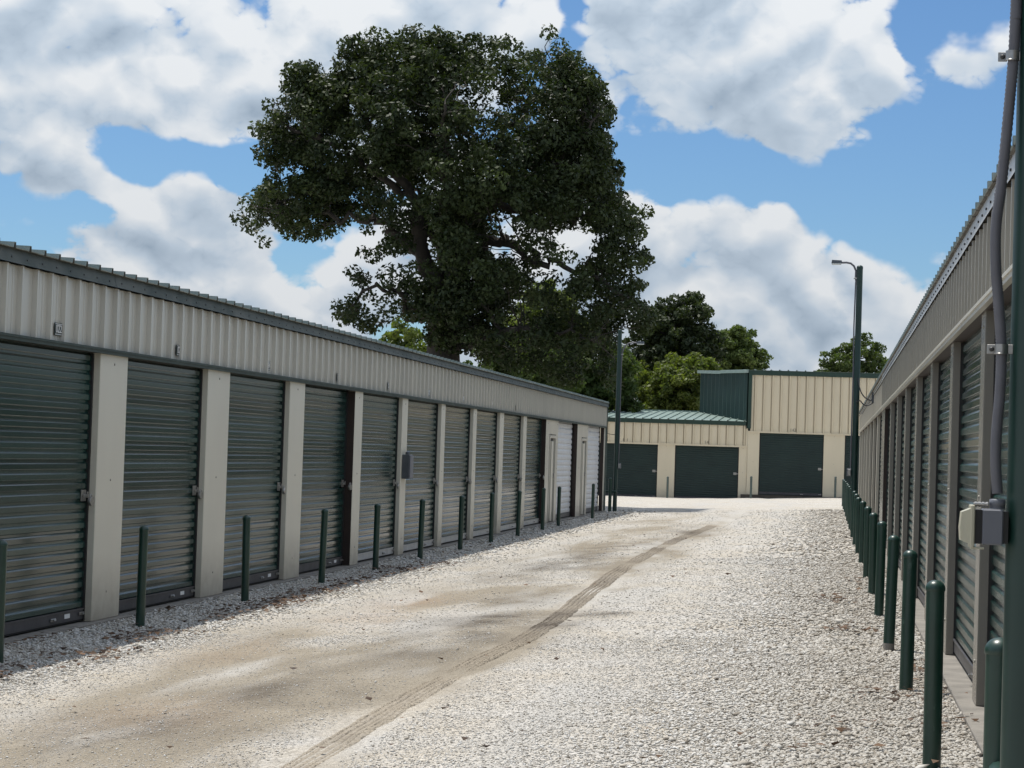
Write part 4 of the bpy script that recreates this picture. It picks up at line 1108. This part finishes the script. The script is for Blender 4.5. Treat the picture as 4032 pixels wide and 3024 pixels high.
OAK_HOLES= [(-13.48, 10.79, 0.26, 0.22), (-12.6, 10.47, 0.19, 0.19), (-14.06, 10.19, 0.19, 0.1), (-12.89, 9.32, 0.26, 0.29), (-12.17, 8.64, 0.42, 0.27), (-11.41, 8.91, 0.21, 0.21), (-7.36, 7.67, 0.61, 0.29), (-6.9, 7.33, 0.32, 0.16), (-9.2, 8.03, 0.18, 0.26), (-9.38, 7.47, 0.19, 0.35), (-10.88, 6.96, 0.16, 0.13), (-12.65, 6.14, 0.38, 0.21), (-12.96, 5.54, 0.26, 0.18), (-12.17, 5.75, 0.18, 0.19), (-9.23, 10.97, 0.32, 0.23), (-8.11, 10.65, 0.24, 0.22), (-8.62, 12.15, 0.13, 0.19), (-7.44, 5.99, 0.22, 0.26), (-5.85, 5.05, 0.19, 0.29), (-10.03, 11.16, 0.16, 0.16), (-11.33, 10.36, 0.14, 0.18), (-10.11, 9.45, 0.12, 0.26)]
OY = 62.0
OAK = empty('oak_tree', (-10.95, OY, 0), 'huge dark green spreading oak towering behind the left row', 'tree')

def in_poly(x, z, poly):
    p = np.asarray(poly); c = np.zeros(len(x), bool)
    j = len(p) - 1
    for i in range(len(p)):
        xi, zi = p[i]; xj, zj = p[j]
        hit = ((zi > z) != (zj > z)) & (x < (xj - xi) * (z - zi) / (zj - zi + 1e-12) + xi)
        c ^= hit; j = i
    return c
def edge_dist(x, z, poly):
    p = np.asarray(poly); q = np.roll(p, -1, 0); d = np.full(len(x), 1e9)
    for a, bb in zip(p, q):
        ab = bb - a; t = np.clip(((x - a[0]) * ab[0] + (z - a[1]) * ab[1]) / (ab @ ab + 1e-9), 0, 1)
        d = np.minimum(d, np.hypot(x - a[0] - t * ab[0], z - a[1] - t * ab[1]))
    return d
n = 9000
x = rng.uniform(-17.1, -4.9, n); z = rng.uniform(3.2, 13.6, n)
d = edge_dist(x, z, OAK_OUT); ok = in_poly(x, z, OAK_OUT) & (d > .14)
for (hx, hz, ra, rb) in OAK_HOLES:
    ok &= ((x - hx) / (ra + .13)) ** 2 + ((z - hz) / (rb + .13)) ** 2 > 1
fld = fbm(x, z, 91, 1.3, 3)
ok &= (fld > .44) | (rng.random(n) < .22) | ((z > 11.6) & (rng.random(n) < .5))
# the lower right of the crown is thin
thin = sstep(8.0, 6.2, z) * sstep(-10.5, -8.5, x)
ok &= rng.random(n) > .45 * thin
x, z, d = x[ok], z[ok], d[ok]
T = .35 + 3.4 * np.sqrt(np.clip(d / 4.0, 0, 1))
t = rng.uniform(-1, 1, len(x)); t = np.sign(t) * np.abs(t) ** .6
C = np.stack([x, OY + T * t, z], 1)
rad = np.minimum(.20 + .32 * rng.random(len(x)) ** 1.5, .13 + d * .9)
keepn = 1760
sel = rng.permutation(len(C))[:keepn]; C = C[sel]; rad = rad[sel]
leaves('crown', OAK, C, rad, 92, .066, 'oakleaf')
b = MB()
P = lambda x, z, dy=0: (x, OY + dy, z)
trunk = limb(b, [(-10.85, OY, -.3), P(-10.95, 1.2), P(-10.95, 3.17), P(-10.97, 4.74), P(-11.04, 5.84)], .62, .42, .06, 8, 16)
o = W('trunk', b, M['bark'], OAK)
b = MB(); LS = []
for pts, r0, r1 in (
    ([P(-11.0, 5.6), P(-11.61, 6.94, -.3), P(-11.79, 8.45, -.6), P(-12.7, 9.68, -.8), P(-13.6, 11.2, -.6)], .30, .05),
    ([P(-11.0, 5.6), P(-10.71, 6.76, .2), P(-10.39, 8.01, .3), P(-9.98, 9.65, .4), P(-9.1, 10.97, .8), P(-8.0, 12.3, 1.2)], .30, .05),
    ([P(-11.0, 5.8), P(-11.05, 7.2, .5), P(-11.07, 8.65, .8), P(-11.2, 10.42, .6), P(-11.3, 11.6, .9)], .27, .05),
    ([P(-10.8, 6.4), P(-9.45, 7.38, -.6), P(-8.5, 7.0, -1.0), P(-7.33, 6.57, -1.2), P(-5.68, 5.83, -1.0)], .20, .04),
    ([P(-11.3, 6.4), P(-12.4, 7.6, -.5), P(-13.58, 7.96, -.8), P(-15.67, 8.06, -.9)], .20, .035),
    ([P(-11.0, 5.0), P(-11.9, 5.5, -.5), P(-12.58, 6.01, -.9), P(-13.6, 5.5, -1.0)], .13, .03),
    ([P(-11.8, 8.4, -.6), P(-13.2, 9.4, -1.0), P(-14.6, 10.2, -1.2), P(-15.8, 10.6, -1.0)], .14, .03),
    ([P(-10.4, 8.0, .3), P(-8.8, 9.0, -.6), P(-7.4, 9.8, -1.2), P(-6.6, 10.8, -1)], .15, .03),
    ([P(-10.2, 8.6, .3), P(-8.6, 8.3, .6), P(-7.0, 8.2, .8), P(-5.8, 7.9, .6)], .14, .03),
    ([P(-11.0, 7.0, .5), P(-10.2, 8.6, 2), P(-9.6, 9.8, 3.2)], .16, .04), ([P(-11.0, 7.0, .5), P(-12.0, 8.6, 2), P(-12.8, 9.6, 3.2)], .16, .04),
    ([P(-11.0, 7.6, .5), P(-10.9, 9.2, -1.6), P(-10.6, 10.8, -3)], .15, .04), ([P(-11.0, 4.2), P(-9.6, 4.6, -.8), P(-8.2, 4.9, -1.5), P(-6.6, 4.6, -1.4)], .13, .03)):
    LS += limb(b, pts, r0, r1, .35, 7, 9)
LA = np.array([tuple(p) for p in LS])
for i in rng.permutation(len(C))[:380]:
    c = C[i]; dd = np.linalg.norm(LA - c, axis=1) + np.maximum(0, LA[:, 2] - c[2]) * 1.5; j = int(dd.argmin())
    if dd[j] > 4.5: continue
    p = Vector(LA[j]); q_ = Vector(c); mid = (p + q_) / 2 + Vector((rng.normal(0, .15), rng.normal(0, .15), .12))
    limb(b, [p, mid, q_], .024, .007, .2, 4, 5)
W('limbs', b, M['bark'], OAK)

def blob_tree(name, label, group, base, lobes, nclump, rad, per, size, m, trunk_r=.18, n_limb=14, squash=1.0):
    """lobes: (dx, dy, z, rx, ry, rz) in metres round the trunk"""
    e = empty(name, (base[0], base[1], 0), label, 'tree', group)
    vol = np.array([l[3] * l[4] * l[5] for l in lobes]) ** .67; vol /= vol.sum()
    Cc = []
    for l, f in zip(lobes, vol):
        k = max(6, int(nclump * f)); v = rng.normal(size=(k, 3)); v /= np.linalg.norm(v, axis=1)[:, None]
        v *= (.45 + .68 * rng.random((k, 1)) ** .7)
        Cc.append(np.array([base[0] + l[0], base[1] + l[1], l[2]]) + v * np.array(l[3:6]))
    Cc = np.concatenate(Cc); Cc = Cc[Cc[:, 2] > .4]
    rr = rad * (.45 + 1.0 * rng.random(len(Cc)) ** 1.4)
    leaves('crown', e, Cc, rr, per, size, m)
    b = MB(); top = max(l[2] for l in lobes); lo = min(l[2] - l[5] * .4 for l in lobes); lo = max(1.0, lo)
    T_ = limb(b, [(base[0], base[1], -.2), (base[0] + .1, base[1], lo * .6), (base[0] - .05, base[1], (lo + top) / 2), (base[0], base[1], top)], trunk_r, trunk_r * .3, .15, 5, 9)
    W('trunk', b, M['bark'], e)
    b = MB(); TA = np.array([tuple(p) for p in T_[len(T_)//3:]])
    for i in rng.permutation(len(Cc))[:n_limb]:
        c = Cc[i]; j = int((np.linalg.norm(TA - c, axis=1) + np.maximum(0, TA[:, 2] - c[2] + .4) * 2).argmin())
        limb(b, [Vector(TA[j]), (Vector(TA[j]) + Vector(c)) / 2 + Vector((0, 0, .15)), Vector(c)], trunk_r * .3, .012, .2, 4, 6)
    W('limbs', b, M['bark'], e)
    return e
G = 'trees beyond the buildings'
blob_tree('oak_tree', 'smaller dark oak right of the huge oak, behind the left pole', G, (-6.9, 96),
          [(.0, 0, 7.2, 1.1, 1.6, 1.1), (.75, 0, 7.6, .9, 1.2, .95), (-.7, 0, 6.4, 1.2, 1.6, 1.1), (.9, 0, 6.2, 1.1, 1.5, 1.2), (0, 0, 5.2, 1.7, 1.9, 1.1), (-.9, 0, 4.6, 1.1, 1.6, .9), (.9, 0, 4.6, 1.2, 1.6, .9)], 520, .30, 60, .095, 'oakleaf', .25, 40)
blob_tree('pine_tree', 'rounded light green pine rising behind the green side wall', G, (-5.15, 112),
          [(.2, 0, 7.1, 1.2, 1.4, .85), (-.7, 0, 6.6, .9, 1.3, .8), (.9, 0, 6.3, .95, 1.3, .8), (0, 0, 5.7, 1.5, 1.5, .7), (1.0, 0, 5.4, .9, 1, .45)], 420, .26, 60, .09, 'pineleaf', .2, 30)
blob_tree('leafy_tree', 'bright green bushy tree right behind the low roof, by the left pole', G, (-8.5, 94),
          [(0, 0, 3.9, 1.3, 1.5, 1.3), (-.8, 0, 3.4, 1.0, 1.2, 1.1), (.9, 0, 4.0, 1.0, 1.3, 1.1), (0, 0, 2.2, 1.8, 1.5, 1.4)], 420, .27, 62, .085, 'limeleaf', .12, 20)
blob_tree('leafy_tree', 'bright green bushy tree against the dark green side wall', G, (-6.4, 93),
          [(0, 0, 4.3, 1.2, 1.5, 1.2), (.7, 0, 4.5, 1.0, 1.2, 1.1), (-.7, 0, 3.9, .9, 1.3, 1.2), (0, 0, 2.4, 1.6, 1.5, 1.4)], 460, .27, 62, .085, 'limeleaf', .12, 20)
blob_tree('oak_tree', 'distant airy tree over the tall block, beside the right pole', G, (1.25, 140),
          [(-.9, 0, 7.7, 1.1, 1.3, .9), (.6, 0, 8.2, 1.2, 1.4, 1.1), (1.4, 0, 7.5, .9, 1.2, .9), (-1.5, 0, 6.9, .9, 1.1, .7), (0, 0, 6.6, 2.0, 1.8, .9), (0, 0, 5.4, 1.8, 1.6, 1.0)], 300, .27, 52, .10, 'midleaf', .22, 60)
blob_tree('leafy_tree', 'light green tree showing above the left roof, left of the oak trunk', G, (-16.2, 84),
          [(0, 0, 5.4, 1.0, 1.3, .85), (-.5, 0, 4.9, .8, 1.1, .8), (.7, 0, 4.6, .9, 1.1, .8), (0, 0, 3.4, 1.4, 1.4, 1.2)], 300, .25, 60, .085, 'limeleaf', .12, 18)
blob_tree('leafy_tree', 'green tree above the left roof under the oak\'s right boughs', G, (-11.4, 80),
          [(0, 0, 4.9, 1.4, 1.4, .9), (-.8, 0, 4.0, 1.1, 1.2, 1.0), (1.0, 0, 4.2, 1.1, 1.3, 1.0), (0, 0, 2.8, 1.8, 1.5, 1.3)], 420, .27, 60, .085, 'midleaf', .13, 22)
blob_tree('leafy_tree', 'mottled green tree between the oak\'s lowest bough and the left pole', G, (-9.3, 86),
          [(0, 0, 5.0, 1.3, 1.5, 1.1), (-.8, 0, 4.3, 1.1, 1.3, 1.1), (.8, 0, 4.4, .9, 1.3, 1.1), (0, 0, 2.9, 1.7, 1.5, 1.4)], 420, .27, 60, .085, 'midleaf', .13, 22)
blob_tree('leafy_tree', 'sunlit green tree glimpsed through the oak crown beside its trunk', G, (-11.9, 92),
          [(0, 0, 7.6, 1.1, 1.3, .9), (-.6, 0, 6.6, 1.3, 1.4, 1.0), (.8, 0, 6.4, 1.3, 1.4, 1.0), (0, 0, 5.2, 1.8, 1.6, 1.2)], 380, .27, 58, .09, 'limeleaf', .16, 22)
